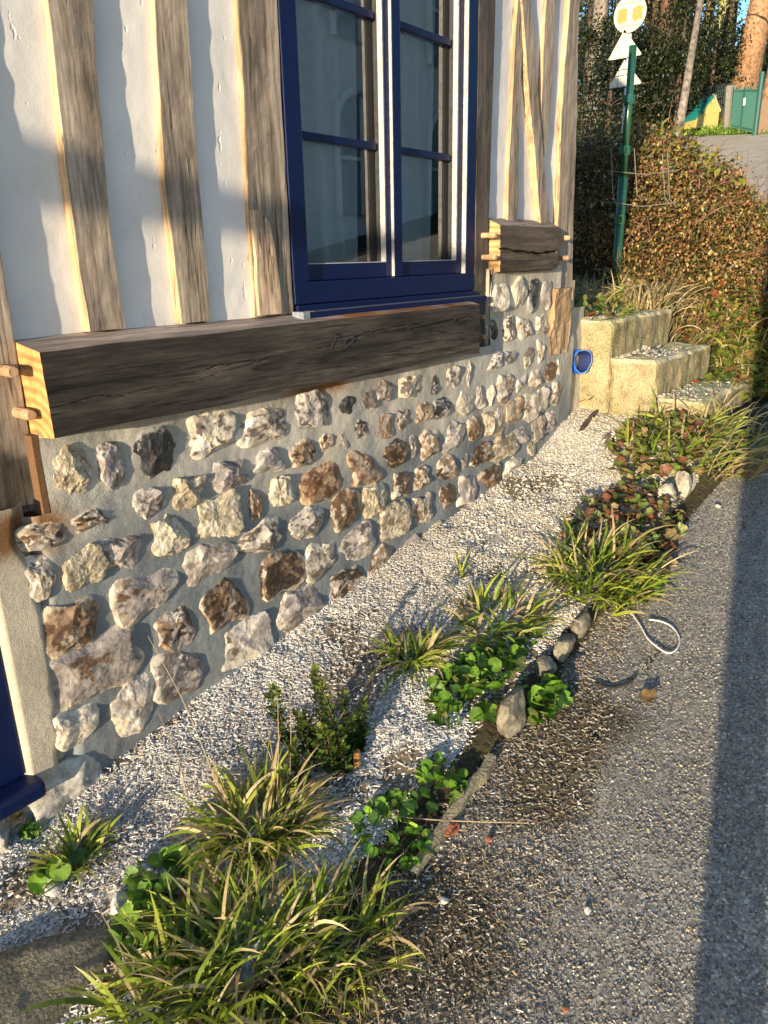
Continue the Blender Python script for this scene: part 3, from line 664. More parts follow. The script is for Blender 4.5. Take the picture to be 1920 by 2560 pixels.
# main window -------------------------------------------------------------------
window = panel('window', 1.80, 2.5, .2, .9, .20, MT['curtain'], .0, .2)   # replaced below by the frame mesh
D.objects.remove(window)
mb = MB(); bv = .003
mb.box(1.672, 1.737, 0, .09, -.066, 1.2, bev=bv); mb.box(2.612, 2.671, 0, .09, -.066, 1.2, bev=bv); mb.box(1.672, 2.671, -.002, .09, -.128, -.064, bev=bv)
mb.box(1.672, 2.671, 0, .09, 1.2, 1.27, bev=bv)
window = mb.make('window', MT['blue'], HB)
def sash(xa, xb, la, lb, front):
    m = MB()
    m.box(xa, xa+la, front, .075, -.0625, 1.198, bev=.0025); m.box(xb-lb, xb, .02, .075, -.0625, 1.198, bev=.0025)
    m.box(xa+la-.002, xb-lb+.002, .021, .075, -.0625, -.014, bev=.0025); m.box(xa+la-.002, xb-lb+.002, .021, .075, 1.14, 1.198, bev=.0025)
    return m.make('sash', MT['blue'], window)
sash(1.733, 2.173, .024, .029, .020); sash(2.171, 2.617, .044, .037, .0065)
WH = (.44, .44, .43)
mb = MB()
for xr in (2.1438, 2.5790): mb.box(xr-.0016, xr+.0002, .0235, .0435, -.0135, 1.139, WH)
mb.box(2.1700, 2.1708, .0085, .0195, -.060, 1.19, WH); mb.box(2.6102, 2.6116, .002, .0195, -.062, 1.19, WH)
mb.make('edge_strip', MT['vc'], window)
mb = MB()
for xr in (2.1438, 2.5790): mb.box(xr-.0014, xr+.0004, .0437, .0615, -.0135, 1.139, (.035, .036, .04)); mb.box(xr-.034, xr-.0016, .0612, .0640, -.0135, 1.139, (.012, .012, .013))  # seal, and a black strip painting the dark gap mirrored at the pane edge
for xa, xb in ((1.757, 2.143), (2.215, 2.579)): mb.box(xa, xb, .024, .061, -.0142, -.0118, (.50, .50, .49))
mb.make('seal_and_dark_gap', MT['vc'], window)
for xa, xb in ((1.75, 2.145), (2.21, 2.580)):
    m = MB(); m.add([(xa, .0645, -.02), (xb, .0645, -.02), (xb, .0645, 1.15), (xa, .0645, 1.15)], np.array([(0, 1, 2, 3)])); m.make('pane', MT['glass'], window)
    for zc in (.345, .715):
        m = MB(); m.box(xa+.005, xb-.013, .046, .0640, zc-.011, zc+.011, bev=.002); m.make('muntin', MT['blue'], window)
for xa, xb in ((1.73, 2.10), (2.16, 2.53)):
    u = np.linspace(xa, xb, 90); v = np.linspace(-.1, 1.25, 24); A, B = np.meshgrid(u, v, indexing='ij')
    Yv = .112+.020*np.sin((A-xa)*62+.6*np.sin(B*2))+.012*np.sin((A-xa)*21+B*1.5)
    mk('curtain', np.stack([A+.02*(B-.3)*((A-xa)/(xb-xa)), Yv, B], -1).reshape(-1, 3), grid(90, 24), MT['curtain'], window, smooth=True)
mb = MB(); mb.box(1.652, 2.690, -.050, .0, -.170, -.148, bev=.002); mb.box(1.672, 2.671, -.012, .0, -.147, -.130, (.5, .5, .5), bev=.001)
ws = mb.make('window_sill', MT['blue'], window)
mb = MB(); mb.box(1.650, 1.680, -.052, -.006, -.173, -.146, (.22, .24, .28), bev=.0015); mb.box(1.7, 2.66, -.047, -.003, -.1478, -.1465, (.10, .105, .12)); mb.make('end_cap', MT['vc'], window)
# basement window at the lower left corner
mb = MB(); mb.box(.30, .654, -.022, .06, -1.15, -.54, bev=.003)
bw = mb.make('basement_window', MT['blue'], HB)
mb = MB(); mb.box(.25, .675, -.075, .0, -1.20, -1.155, bev=.012); mb.make('window_sill', MT['blue'], bw)

# ------------------------------------------------------------------ blue pipe end in the corner by the steps
px_, pz_ = wp(1447, 897, -.03)
V = []; a = np.linspace(0, 2*pi, 25)[:-1]
pts_o = np.stack([px_+.040*np.cos(a), np.zeros(24), pz_+.060*np.sin(a)*(1-.25*np.sin(a))], 1)
mb = MB(); rows = []
for sc_, yy in ((1, .0), (1.0, -.05), (.93, -.05), (.91, -.047), (.88, -.0)):
    q = pts_o.copy(); q[:, 0] = px_+(q[:, 0]-px_)*sc_; q[:, 2] = pz_+(q[:, 2]-pz_)*sc_; q[:, 1] = yy+(.002*np.sin(a*7)-.030*np.cos(a)-.004 if yy < -.04 else 0)+(.03*(np.sin(a) > .2) if yy < -.04 else 0)*0
    rows.append(q)
V = np.concatenate(rows); F = []
for k in range(4):
    i = np.arange(24); j = (i+1) % 24; F.append(np.stack([k*24+i, k*24+j, (k+1)*24+j, (k+1)*24+i], 1))
cc = np.repeat([(.01, .12, .62), (.01, .12, .62), (.25, .4, .75), (.004, .02, .12), (.002, .006, .03)], 24, 0)  # cut plastic rim paler; shade inside the pipe put into the colour
mb.add(V, np.concatenate(F), cc); mb.add(np.concatenate([rows[4], [[px_, 0, pz_]]]), np.stack([np.arange(24), (np.arange(24)+1) % 24, np.full(24, 24)], 1), (.003, .01, .06))
tag(mb.make('pipe_end', MT['vc'], None, loc=(px_, -.02, pz_-.06)), 'cut end of a blue plastic pipe sticking out of the cement by the steps', 'pipe')

# ------------------------------------------------------------------ concrete steps
steps = thing('concrete_steps', 'three weathered concrete steps at the house corner, white rubble on the treads', 'steps', (4.15, -.3, -.85))
def rough_block(name, x0, x1, y0, y1, z0, z1, m, parent, amp=.006, st=.02, col=(1, 1, 1), seed=0, bev=.022, top=None, loc=None):
    bm = bmesh.new(); bmesh.ops.create_cube(bm, size=1)
    for v in bm.verts: v.co = ((x0+x1)/2+v.co.x*(x1-x0), (y0+y1)/2+v.co.y*(y1-y0), (z0+z1)/2+v.co.z*(z1-z0))
    for ax, L_ in ((0, x1-x0), (1, y1-y0), (2, z1-z0)):
        nc = max(1, int(L_/st)); lo = (x0, y0, z0)[ax]
        for k in range(1, nc):
            pc = [0, 0, 0]; pc[ax] = lo+L_*k/nc; pn = [0, 0, 0]; pn[ax] = 1
            bmesh.ops.bisect_plane(bm, geom=bm.verts[:]+bm.edges[:]+bm.faces[:], plane_co=pc, plane_no=pn)
    bm.verts.index_update(); V = np.array([v.co[:] for v in bm.verts])
    F4 = np.array([[v.index for v in f.verts] for f in bm.faces if len(f.verts) == 4]); bm.free()
    c = np.array([(x0+x1)/2, (y0+y1)/2, (z0+z1)/2]); h = np.array([x1-x0, y1-y0, z1-z0])/2
    d = h-np.abs(V-c); near = (d < bev)                      # round the arrises
    cnt = near.sum(1); pull = np.where((cnt >= 2)[:, None] & near, bev*.42*(1+.9*fbm(V*12, seed+2, 2))[:, None], 0)
    V = V-np.sign(V-c)*pull
    N = np.sign(V-c)*(d < 1e-4)
    V = V+N*(fbm(V*14, seed, 3)*amp)[:, None]
    cl = np.broadcast_to(np.array(col, float), (len(V), 3)).copy()
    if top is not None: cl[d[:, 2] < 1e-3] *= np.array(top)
    mo = fbm(V*np.array([5, 5, 9]), seed+6, 3)
    cl = cl*(1-.35*np.clip(mo, 0, 1)[:, None]*np.array([.8, .6, 1.0]))
    return mk(name, V, F4, m, parent, cl, False, loc)
SCL = (1.0, .94, .80)
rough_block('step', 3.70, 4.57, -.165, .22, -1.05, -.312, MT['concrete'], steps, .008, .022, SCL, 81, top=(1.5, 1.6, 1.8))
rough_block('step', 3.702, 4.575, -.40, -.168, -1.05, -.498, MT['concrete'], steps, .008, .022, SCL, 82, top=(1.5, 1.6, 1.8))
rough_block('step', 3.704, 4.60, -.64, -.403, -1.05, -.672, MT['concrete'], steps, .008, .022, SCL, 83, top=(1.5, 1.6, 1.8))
# crumbled mortar lying on the treads
n = 420; X = 3.73+.6*rng.random(n)**2.2; k = rng.integers(0, 3, n)
Y = np.where(k == 0, rng.uniform(-.10, .15, n), np.where(k == 1, -.17-.2*rng.random(n)**1.3, -.41-.2*rng.random(n)**1.2))
Z = np.where(k == 0, -.312, np.where(k == 1, -.498, -.672))
col = pick(n, [(.44, .41, .33), (.38, .34, .26), (.5, .47, .4)], [3, 2, 2])
grit('mortar_rubble', X, Y, Z+.004+(k > 0)*.05*np.exp(-((X-3.80)/.09)**2-((Y-np.where(k == 1, -.30, -.9))/.06)**2), rng.uniform(.003, .012, n), col)

# ------------------------------------------------------------------ stones: kerb pieces and loose lumps
def stone(name, p, s, label, cat, col=(.4, .38, .33), yaw=0.0, group=None, seed=0, planes=7, sink=.3, m=None):
    g = np.random.default_rng(900+seed); N = g.normal(0, 1, (planes, 3)); N /= np.linalg.norm(N, axis=1)[:, None]
    dt = IV3@N.T; r = np.where(dt > .05, g.uniform(.55, .85, planes)[None]/np.maximum(dt, .05), 9).min(1)
    P = IV3*(np.minimum(r, 1)*(1+.08*fbm(IV3*3+seed, 5, 3)))[:, None]
    P = P/np.abs(P).max(0)*np.array(s)/2
    c, sn = cos(yaw), sin(yaw); P = np.stack([P[:, 0]*c-P[:, 1]*sn, P[:, 0]*sn+P[:, 1]*c, P[:, 2]], 1)
    V = P+np.array(p)+np.array([0, 0, s[2]*(.5-sink)])
    cl = np.array(col)*(1+.3*fbm(IV3*2.5+seed, 8, 2))[:, None]
    return tag(mk(name, V, IF3, m or MT['rough_stone'], None, cl, False, loc=p), label, cat, group)
# big slab at the near corner: a chamfered polygon
def slab(name, poly, z0, z1, m, col, label, cat, seed):
    P = np.array(poly, float); n = len(P); cN = P.mean(0); rows = []
    for sc_, z in ((1.0, z0), (1.0, z1-.018), (.975, z1-.004), (.93, z1), (.6, z1), (.3, z1)): rows.append(np.column_stack([cN+(P-cN)*sc_, np.full(n, z)]))
    V = np.concatenate(rows); F = []
    for k in range(5): i = np.arange(n); j = (i+1) % n; F.append(np.stack([k*n+i, k*n+j, (k+1)*n+j, (k+1)*n+i], 1))
    F.append(np.zeros((0, 4), int)); V = np.concatenate([V, [[*cN, z1]]])
    F3 = np.stack([5*n+np.arange(n), 5*n+(np.arange(n)+1) % n, np.full(n, len(V)-1)], 1)
    V = V+fbm(V*22, seed, 3)[:, None]*np.array([.004, .004, .005])
    return tag(mk(name, V, [np.concatenate(F), F3], m, None, np.array(col), True), label, cat)
def densify(poly, k=6):
    out = []
    for i in range(len(poly)):
        a, b = np.array(poly[i]), np.array(poly[(i+1) % len(poly)])
        for q in range(k): out.append(a+(b-a)*q/k)
    return out
g0 = [gp(x, y, .02)[:2] for x, y in ((10, 2385), (130, 2345), (318, 2280), (268, 2400), (150, 2535))]
far_ = [(g0[4][0]-.25, g0[4][1]-.06), (g0[0][0]-.3, g0[0][1]+.05)]
zt = float(hgt(.48, -.4))
slab('kerb_slab', densify(g0+far_), zt-.2, zt+.03, MT['concrete'], (.62, .62, .64), 'mossy grey concrete slab below the basement window', 'kerb', 91)
kerbs = [((1283, 1812), (.17, .07, .12), 'pointed grey kerb stone rising out of the round-leaved plants', .15),
         ((1362, 1672), (.10, .07, .06), 'small grey kerb stone half covered by violet leaves', .3),
         ((1412, 1628), (.15, .06, .075), 'low kerb stone at the roots of the bright grass', .2),
         ((1452, 1565), (.15, .06, .07), 'flat kerb stone under the arching bright grass', .2),
         ((1668, 1250), (.12, .08, .13), 'upright pale kerb stone left of its neighbour beside red leaves', .2),
         ((1703, 1222), (.12, .08, .15), 'taller pale kerb stone behind the red leaves', .3)]
for k, (p, s, lab, yw) in enumerate(kerbs):
    q = gp(*p); q[1] = max(q[1], -.79) if k > 3 else q[1]; q[2] = float(rz(q[0]))
    stone('kerb_stone', q, s, lab, 'kerb stone', (.38, .35, .28) if k > 3 else (.21, .19, .14), yw, 'kerb stones between the gravel and the road', k, 6, .12)
a, b = gp(1030, 2190), gp(1232, 1905)
ts = np.linspace(0, 1, 30); P0 = a[None]+(b-a)[None]*ts[:, None]; P0[:, 2] = rz(P0[:, 0]); wob = fbm(P3(ts*6, 0, 0), 55, 2)*.005
nrm2 = np.array([-(b-a)[1], (b-a)[0], 0]); nrm2 /= np.linalg.norm(nrm2)
sec = [(-.013, -.02), (-.012, .072), (.0, .075), (.011, .070), (.013, -.02)]
V = np.concatenate([P0+nrm2*(s_[0]+wob)[:, None]+np.array([0, 0, 1])*(s_[1]*(.12+.2*np.sin(pi*(.05+.6*ts))))[:, None] for s_ in sec])
i, j = np.meshgrid(np.arange(4), np.arange(29), indexing='ij'); F = np.stack([i*30+j, i*30+j+1, (i+1)*30+j+1, (i+1)*30+j], -1).reshape(-1, 4)
tag(mk('kerb_edging', V, F, MT['concrete'], None, np.full((len(V), 3), .8)), 'thin worn concrete edging strip between gravel and road', 'kerb')
lumps = [((1480, 1052), .045, 'pale yellow chalk lump lying nearest the steps'), ((1575, 1120), .05, 'flat white lump on the gravel below the dark stick'),
         ((140, 2230), .055, 'bluish white plaster chip in the near left corner'), ((300, 2270), .06, 'upright pale stone chip beside the concrete slab'),
         ((365, 2180), .05, 'grey flat stone left of the large grass clump'), ((1110, 2255), .022, 'white crumb in the litter by the edging'),
         ((1468, 2278), .018, 'single white pebble alone on the asphalt'), ((1795, 1268), .03, 'white lump on the asphalt near the shadow line'),
         ((585, 1860), .028, 'white lump on the chips below the flint wall'), ((1205, 1240), .03, 'white lump against the foot of the flint wall'),
         ((1420, 1215), .035, 'white lump beside the tracks in the gravel'), ((790, 1640), .025, 'white lump above the box shrub')]
for k, (p, s, lab) in enumerate(lumps):
    stone('chalk_lump', gp(*p), (s, s*.8, s*.6), lab, 'stone', (.58, .56, .50) if k != 0 else (.6, .52, .34), k*1.1, 'loose pale lumps on the ground', 30+k, 8, .25)
for k, (p, s, lab) in enumerate([((1128, 2080), .05, 'brick red shard beside the concrete edging'), ((1222, 2100), .022, 'tiny orange brick shard on the dark litter'), ((1412, 2525), .014, 'orange crumb at the bottom of the road edge')]):
    stone('brick_shard', gp(*p), (s, s*.7, s*.5), lab, 'brick shard', (.30, .10, .05), k, 'brick shards by the kerb', 60+k, 6, .2)
# dark stick on the gravel
a = gp(1450, 1083)+[0, 0, .012]; b = gp(1492, 1035)+[0, 0, .02]
mb = MB(); mb.tube(np.stack([a+(b-a)*t for t in np.linspace(0, 1, 8)]), [.006, .012, .013, .012, .013, .012, .011, .005], 5, (.11, .075, .06)); tag(mb.make('stick', MT['bark'], None), 'dark splintered piece of wood lying on the gravel', 'stick')
# white cable and twigs
def gpath(pp, dz): return np.array([gp(*q)+[0, 0, dz] for q in pp])
def spline(P, n=60):
    P = np.asarray(P, float); s = np.linspace(0, len(P)-1, n); i = np.clip(s.astype(int), 0, len(P)-2); t = (s-i)[:, None]
    Q = np.concatenate([[2*P[0]-P[1]], P, [2*P[-1]-P[-2]]]); p0, p1, p2, p3 = Q[i], Q[i+1], Q[i+2], Q[i+3]
    return .5*((2*p1)+(-p0+p2)*t+(2*p0-5*p1+4*p2-p3)*t*t+(-p0+3*p1-3*p2+p3)*t**3)
P = spline(gpath([(1572, 1528), (1600, 1568), (1622, 1604), (1665, 1636), (1690, 1628), (1698, 1600), (1680, 1572), (1652, 1558), (1622, 1553)], .006))
mb = MB(); mb.tube(P, .0026, 7, (.66, .66, .64)); tag(mb.make('cable', MT['vc'], None, True), 'loop of white cable lying on the asphalt by the grass', 'cable')
P = spline(gpath([(1486, 1712), (1530, 1722), (1570, 1712), (1590, 1694)], .004)); mb = MB(); mb.tube(P, .004, 6, (.03, .025, .02)); tag(mb.make('twig', MT['bark'], None), 'curved black twig on the road beside the kerb', 'twig')
P = spline(gpath([(930, 2052), (1100, 2068), (1322, 2076)], .02)); mb = MB(); mb.tube(P, np.linspace(.0025, .001, 60), 5, (.45, .36, .22)); tag(mb.make('dry_stalk', MT['blade'], None), 'long dry straw stalk lying across the edging', 'stalk')

# ------------------------------------------------------------------ plants
def blades(n, c, rad, L, lean=(0, 0), green=.6, w=.0045, up=(0.15, .9), bend=(.5, 1.5), seed=0, ell=(1, 1), zf=None):
    g = np.random.default_rng(seed+500); c = np.asarray(c, float)
    az = g.uniform(0, 2*pi, n); rr = rad*np.sqrt(g.random(n))
    bx = c[0]+rr*np.cos(az)*ell[0]; by = c[1]+rr*np.sin(az)*ell[1]
    bz = (zf(bx, by) if zf else hgt(bx, by))-.005
    baz = az+g.normal(0, .9, n)
    dx = np.cos(baz)+lean[0]; dy = np.sin(baz)+lean[1]; dn = np.hypot(dx, dy)+1e-6; dx, dy = dx/dn, dy/dn
    ln = g.uniform(*L, n); th0 = g.uniform(*up, n); th1 = th0+g.uniform(*bend, n)
    m = 8; s = np.linspace(0, 1, m); TH = th0[:, None]+(th1-th0)[:, None]*s[None]**1.4
    st = ln[:, None]/(m-1); ho = np.cumsum(np.sin(TH)*st, 1)-np.sin(TH[:, :1])*st; ve = np.cumsum(np.cos(TH)*st, 1)-np.cos(TH[:, :1])*st
    tw = g.normal(0, .7, n)
    P = np.stack([bx[:, None]+dx[:, None]*ho, by[:, None]+dy[:, None]*ho, bz[:, None]+ve], -1)
    lo = hgt(P[..., 0], P[..., 1])+.004 if zf is None else zf(P[..., 0], P[..., 1])+.004
    P[..., 2] = np.maximum(P[..., 2], lo)
    sx, sy, sz = -dy*np.cos(tw), dx*np.cos(tw), np.sin(tw)
    wd = g.uniform(.6, 1.25, n)[:, None]*w*np.array([.8, 1, 1.05, 1.0, .9, .72, .45, .06])[None]
    S = np.stack([sx, sy, sz], -1)[:, None]*wd[..., None]
    V = np.stack([P-S, P+S], 2).reshape(-1, 3)
    base = (np.arange(n)*m*2)[:, None]; k = np.arange(m-1)*2
    F = np.stack([base+k, base+k+1, base+k+3, base+k+2], -1).reshape(-1, 4)
    gr = pick2(g, n, [(.17, .25, .025), (.26, .34, .035), (.36, .41, .055), (.09, .15, .02)], [3, 4, 3, 2])
    dr = pick2(g, n, [(.46, .36, .18), (.58, .48, .28), (.34, .25, .13)], [3, 2, 1])
    isg = g.random(n) < green
    tipf = np.clip((s[None]-g.uniform(.5, 1.35, n)[:, None])*3, 0, 1)
    c0 = np.where(isg[:, None], gr, dr)[:, None]*(1-tipf[..., None])+dr[:, None]*tipf[..., None]
    return V, F, np.repeat(c0, 2, 1).reshape(-1, 3)
def pick2(g, n, cols, p, var=.2): return np.array(cols)[g.choice(len(cols), n, p=np.array(p)/np.sum(p))]*(1+g.uniform(-var, var, (n, 1)))
def clump(name, label, cat, p, sets, group=None, extra=None):
    mb = MB()
    for k, s in enumerate(sets):
        V, F, c = blades(**{**dict(c=p), **s}); mb.add(V, F, c)
    if extra is not None:
        for V, F, c in extra: mb.add(V, F, c)
    return tag(mb.make(name, MT['blade'], None, loc=tuple(p)), label, cat, group)
GG = 'tufts of coarse grass along the wall'
p = gp(650, 2090)
big = clump('grass_clump', 'large arching grass clump with straw stalks in front of the near flints', 'grass', p, [dict(n=260, rad=.085, L=(.08, .21), green=.85, seed=1, lean=(.25, -.1), bend=(.6, 1.7)), dict(n=80, rad=.09, L=(.1, .2), green=.05, seed=2, lean=(.4, -.2))], GG)
mb = MB(); g = np.random.default_rng(5)
for (bx, by), (tx, ty), yy in [((700, 2050), (640, 1700), -.30), ((690, 2060), (690, 1680), -.42), ((720, 2040), (722, 1690), -.45), ((770, 1950), (880, 1745), -.5), ((560, 2010), (370, 1590), -.12), ((480, 2040), (395, 1780), -.1), ((700, 2000), (640, 1820), -.4)]:
    a = gp(bx, by); d = ray(tx, ty); t = (yy-CAMY)/d[1]; b = np.array([d[0]*t, yy, d[2]*t]); mid = (a+b)/2+np.array([.01, 0, .015])
    mb.tube(spline([a, mid, b], 14), np.linspace(.0014, .0007, 14), 4, tuple(np.array([.48, .38, .22])*g.uniform(.8, 1.2)))
mb.make('stalk', MT['blade'], big)
p = gp(620, 2420); clump('grass_clump', 'broad mat of long grass filling the bottom of the verge', 'grass', p, [dict(n=470, rad=.16, L=(.06, .18), green=.82, seed=3, ell=(.8, 1.0), lean=(-.2, -.1), w=.0040, bend=(.6, 2.0)), dict(n=230, rad=.22, L=(.03, .09), green=.9, seed=33, ell=(.8, 1.0), w=.003), dict(n=130, rad=.2, L=(.06, .18), green=.0, seed=4, ell=(.75, 1), bend=(.8, 1.9))], GG)
p = gp(860, 2380); clump('grass_clump', 'darker grass spilling from the verge onto the road edge', 'grass', p, [dict(n=170, rad=.11, L=(.05, .15), green=.75, seed=31, lean=(.2, -.4), w=.0036, bend=(.6, 2.0)), dict(n=60, rad=.12, L=(.04, .13), green=0, seed=34, w=.002, bend=(.9, 2))], GG)
p = gp(430, 2520); clump('grass_clump', 'bright near grass beside the concrete slab', 'grass', p, [dict(n=130, rad=.10, L=(.07, .2), green=.8, seed=32, lean=(-.3, .1), w=.005)], GG)
p = gp(195, 2150); clump('grass_clump', 'small green tuft at the foot of the near wall corner', 'grass', p, [dict(n=75, rad=.05, L=(.05, .13), green=.85, seed=6)], GG)
p = gp(1030, 1660); clump('grass_clump', 'compact yellow-tipped tuft alone on the pale chips', 'grass', p, [dict(n=120, rad=.055, L=(.09, .20), green=.75, seed=7, bend=(.8, 1.8))], GG)
p = gp(1255, 1560); clump('grass_clump', 'low flattened grass right of the lone tuft', 'grass', p, [dict(n=190, rad=.13, L=(.07, .17), green=.78, seed=8, lean=(.2, -.2))], GG)
p = gp(1490, 1450); clump('grass_clump', 'tall sunlit grass arching over the white cable', 'grass', p, [dict(n=300, rad=.16, L=(.10, .26), green=.74, seed=9, lean=(.1, -.45))], GG)
p = gp(1705, 1110); clump('grass_clump', 'rich green grass below the concrete steps', 'grass', p, [dict(n=340, rad=.24, L=(.10, .27), green=.72, seed=10, lean=(.3, -.5))], GG)
p = gp(1150, 1445); clump('grass_clump', 'single bright sprout on the bare chips', 'grass', p, [dict(n=9, rad=.01, L=(.08, .14), green=1, seed=11)], GG)
p = gp(1840, 1130); clump('grass_clump', 'straw-coloured grass hanging over the road beyond the steps', 'grass', p, [dict(n=200, rad=.3, L=(.1, .28), green=.25, seed=12, lean=(.2, -.5), ell=(1.3, .6))], GG)

def leafmesh(shape, n=16):
    a = np.linspace(0, 2*pi, n, endpoint=False); r = shape(a)
    rim = np.stack([r*np.cos(a), r*np.sin(a), .18*r+.03*np.cos(a*4)], 1); mid = np.stack([.55*r*np.cos(a), .55*r*np.sin(a), .07*r], 1)
    V = np.concatenate([[[0, 0, 0]], mid, rim]); i = np.arange(n); j = (i+1) % n
    F = np.concatenate([np.stack([np.zeros(n, int), 1+i, 1+j], 1), np.stack([1+i, 1+n+i, 1+n+j], 1), np.stack([1+i, 1+n+j, 1+j], 1)])
    return V, F
round_leaf = leafmesh(lambda a: .5*(1-.55*np.exp(-((np.abs(((a+pi) % (2*pi))-pi)-pi)/.35)**2)+.03*np.cos(9*a)))
lobed_leaf = leafmesh(lambda a: .5*(.66+.30*np.abs(np.cos(2.5*a))**.7), 25)
def leaves(tmpl, n, c, rad, size, h, cols, pw, seed, ell=(1, 1), zf=None, tilt=.5, stem=True, yaw0=None):
    g = np.random.default_rng(seed+800); az = g.uniform(0, 2*pi, n); rr = rad*np.sqrt(g.random(n))
    x = c[0]+rr*np.cos(az)*ell[0]; y = c[1]+rr*np.sin(az)*ell[1]; z0 = (zf or hgt)(x, y)
    z = z0+g.uniform(*h, n)*(1-.45*(rr/rad)**2)
    M = frames(g.uniform(0, 2*pi, n), g.normal(0, tilt, n), g.normal(0, tilt, n)); lean = np.array([-.25, -.35, 0])
    s = g.uniform(*size, n); M = M*s[:, None, None]
    V, F = inst(tmpl[0], tmpl[1], M, np.stack([x, y, z], 1))
    cl = np.repeat(pick2(g, n, cols, pw), len(tmpl[0]), 0)
    k = len(tmpl[0]); ribs = np.tile(np.r_[[1.35], np.full((k-1)//2, 1.0), np.full((k-1)//2, .88)], n)[:, None]
    out = [(V, F, cl*ribs)]
    if stem:
        P0 = np.stack([x+g.normal(0, .008, n), y+g.normal(0, .008, n), z0], 1); P1 = np.stack([x, y, z], 1)
        o = np.array([.0009, 0, 0]); V2 = np.stack([P0-o, P0+o, P1+o, P1-o], 1).reshape(-1, 3)
        out.append((V2, np.arange(4*n).reshape(n, 4), np.broadcast_to(np.array([.12, .14, .04]), (4*n, 3))))
    return out
def leafplant(name, label, cat, p, args, group=None):
    mb = MB()
    for a in args:
        for V, F, c in leaves(**{**dict(c=p), **a}): mb.add(V, F, c)
    return tag(mb.make(name, MT['leaf'], None, loc=tuple(p)), label, cat, group)
VG = [(.10, .22, .02), (.16, .31, .03), (.23, .38, .05), (.06, .14, .02)]
GV = 'round-leaved violet patches'
def vio(px, py, lab, n, rad, size, h, seed, ell=(1, 1)):
    return leafplant('violet_patch', lab, 'plant', gp(px, py), [dict(tmpl=round_leaf, n=n, rad=rad, size=size, h=h, cols=VG+[(.34, .36, .06), (.10, .13, .03)], pw=[3, 3, 2, 2, .4, .6], seed=seed, ell=ell, tilt=.55)], GV)
vio(1190, 1725, 'thick round-leaved patch on the gravel side of the pointed kerb stone', 110, .15, (.026, .050), (.015, .075), 1, (1.25, .75))
vio(1370, 1770, 'round-leaved patch hanging on the road side of the pointed kerb stone', 42, .075, (.03, .05), (.02, .07), 2, (1.1, .6))
vio(1255, 1640, 'round-leaved patch under the flattened grass', 70, .12, (.02, .042), (.01, .06), 3, (1.2, .7))
vio(1105, 1975, 'small round-leaved patch at the top of the edging', 45, .065, (.02, .035), (.01, .04), 4)
vio(985, 2080, 'dark spreading round-leaved patch below the box shrub', 70, .09, (.02, .036), (.008, .04), 5)
vio(160, 2200, 'six large round leaves beside the near small tuft', 9, .05, (.042, .058), (.02, .05), 6)
vio(400, 2215, 'round leaves half hidden left of the large clump', 34, .07, (.03, .048), (.01, .05), 7)
vio(410, 2360, 'round leaves among the grass above the slab', 60, .10, (.025, .045), (.01, .06), 8)
vio(1600, 1480, 'round leaves beneath the tall sunlit grass', 34, .08, (.02, .04), (.01, .06), 9)
leafplant('parsley_sprig', 'curly green sprig at the wall foot in the near corner', 'plant', gp(75, 2090), [dict(tmpl=lobed_leaf, n=70, rad=.022, size=(.008, .015), h=(.005, .04), cols=VG, pw=[2, 3, 2, 1], seed=20, tilt=.8)])
RC = [(.13, .18, .04), (.20, .22, .06), (.27, .19, .08), (.21, .09, .05), (.5, .09, .05)]
GR = 'cranesbill patches with reddened leaves'
def ger(px, py, lab, n, rad, size, h, pw, seed, ell=(1, 1)):
    return leafplant('cranesbill_patch', lab, 'plant', gp(px, py), [dict(tmpl=lobed_leaf, n=n, rad=rad, size=size, h=h, cols=RC, pw=pw, seed=seed, ell=ell, tilt=.55)], GR)
ger(1560, 1310, 'cranesbill patch reddest of all, in front of the two pale kerb stones', 260, .25, (.03, .062), (.005, .07), [3, 3.5, 3, 2, .6], 11, (1.3, .8))
ger(1655, 1130, 'green and bronze cranesbill at the front of the grass below the steps', 260, .26, (.03, .06), (.02, .12), [4, 4, 2, 1, .15], 12, (1.2, .9))
ger(1470, 985, 'cranesbill seedling climbing the cement under the blue pipe', 34, .085, (.035, .06), (.02, .20), [4, 3, 1, .5, .3], 13, (.6, 1))
ger(1555, 1010, 'few cranesbill leaves against the foot of the steps, two of them scarlet', 16, .09, (.04, .06), (.01, .05), [3, 3, 1, 1, 1.4], 14)
ger(1600, 1420, 'withered brown leaves under the tall sunlit grass', 120, .16, (.025, .045), (.005, .03), [.4, .5, 2, 3, .1], 15, (1.4, .6))
for k, (p, lab, cl) in enumerate([((465, 2270), 'curled brown leaf among the round leaves', (.24, .09, .03)), ((275, 2490), 'dark brown dead leaf by the concrete slab', (.15, .06, .03)), ((1120, 2080), 'reddish leaf on the concrete edging', (.25, .10, .05)), ((1620, 1750), 'tan leaf flake on the road', (.35, .22, .1))]):
    V, F, c = leaves(lobed_leaf, 1, gp(*p), .001, (.05, .055), (.012, .014), [cl], [1], 40+k, stem=False, tilt=.4)[0]
    tag(mk('fallen_leaf', V, F, MT['leaf'], None, c), lab, 'leaf', 'fallen leaves')
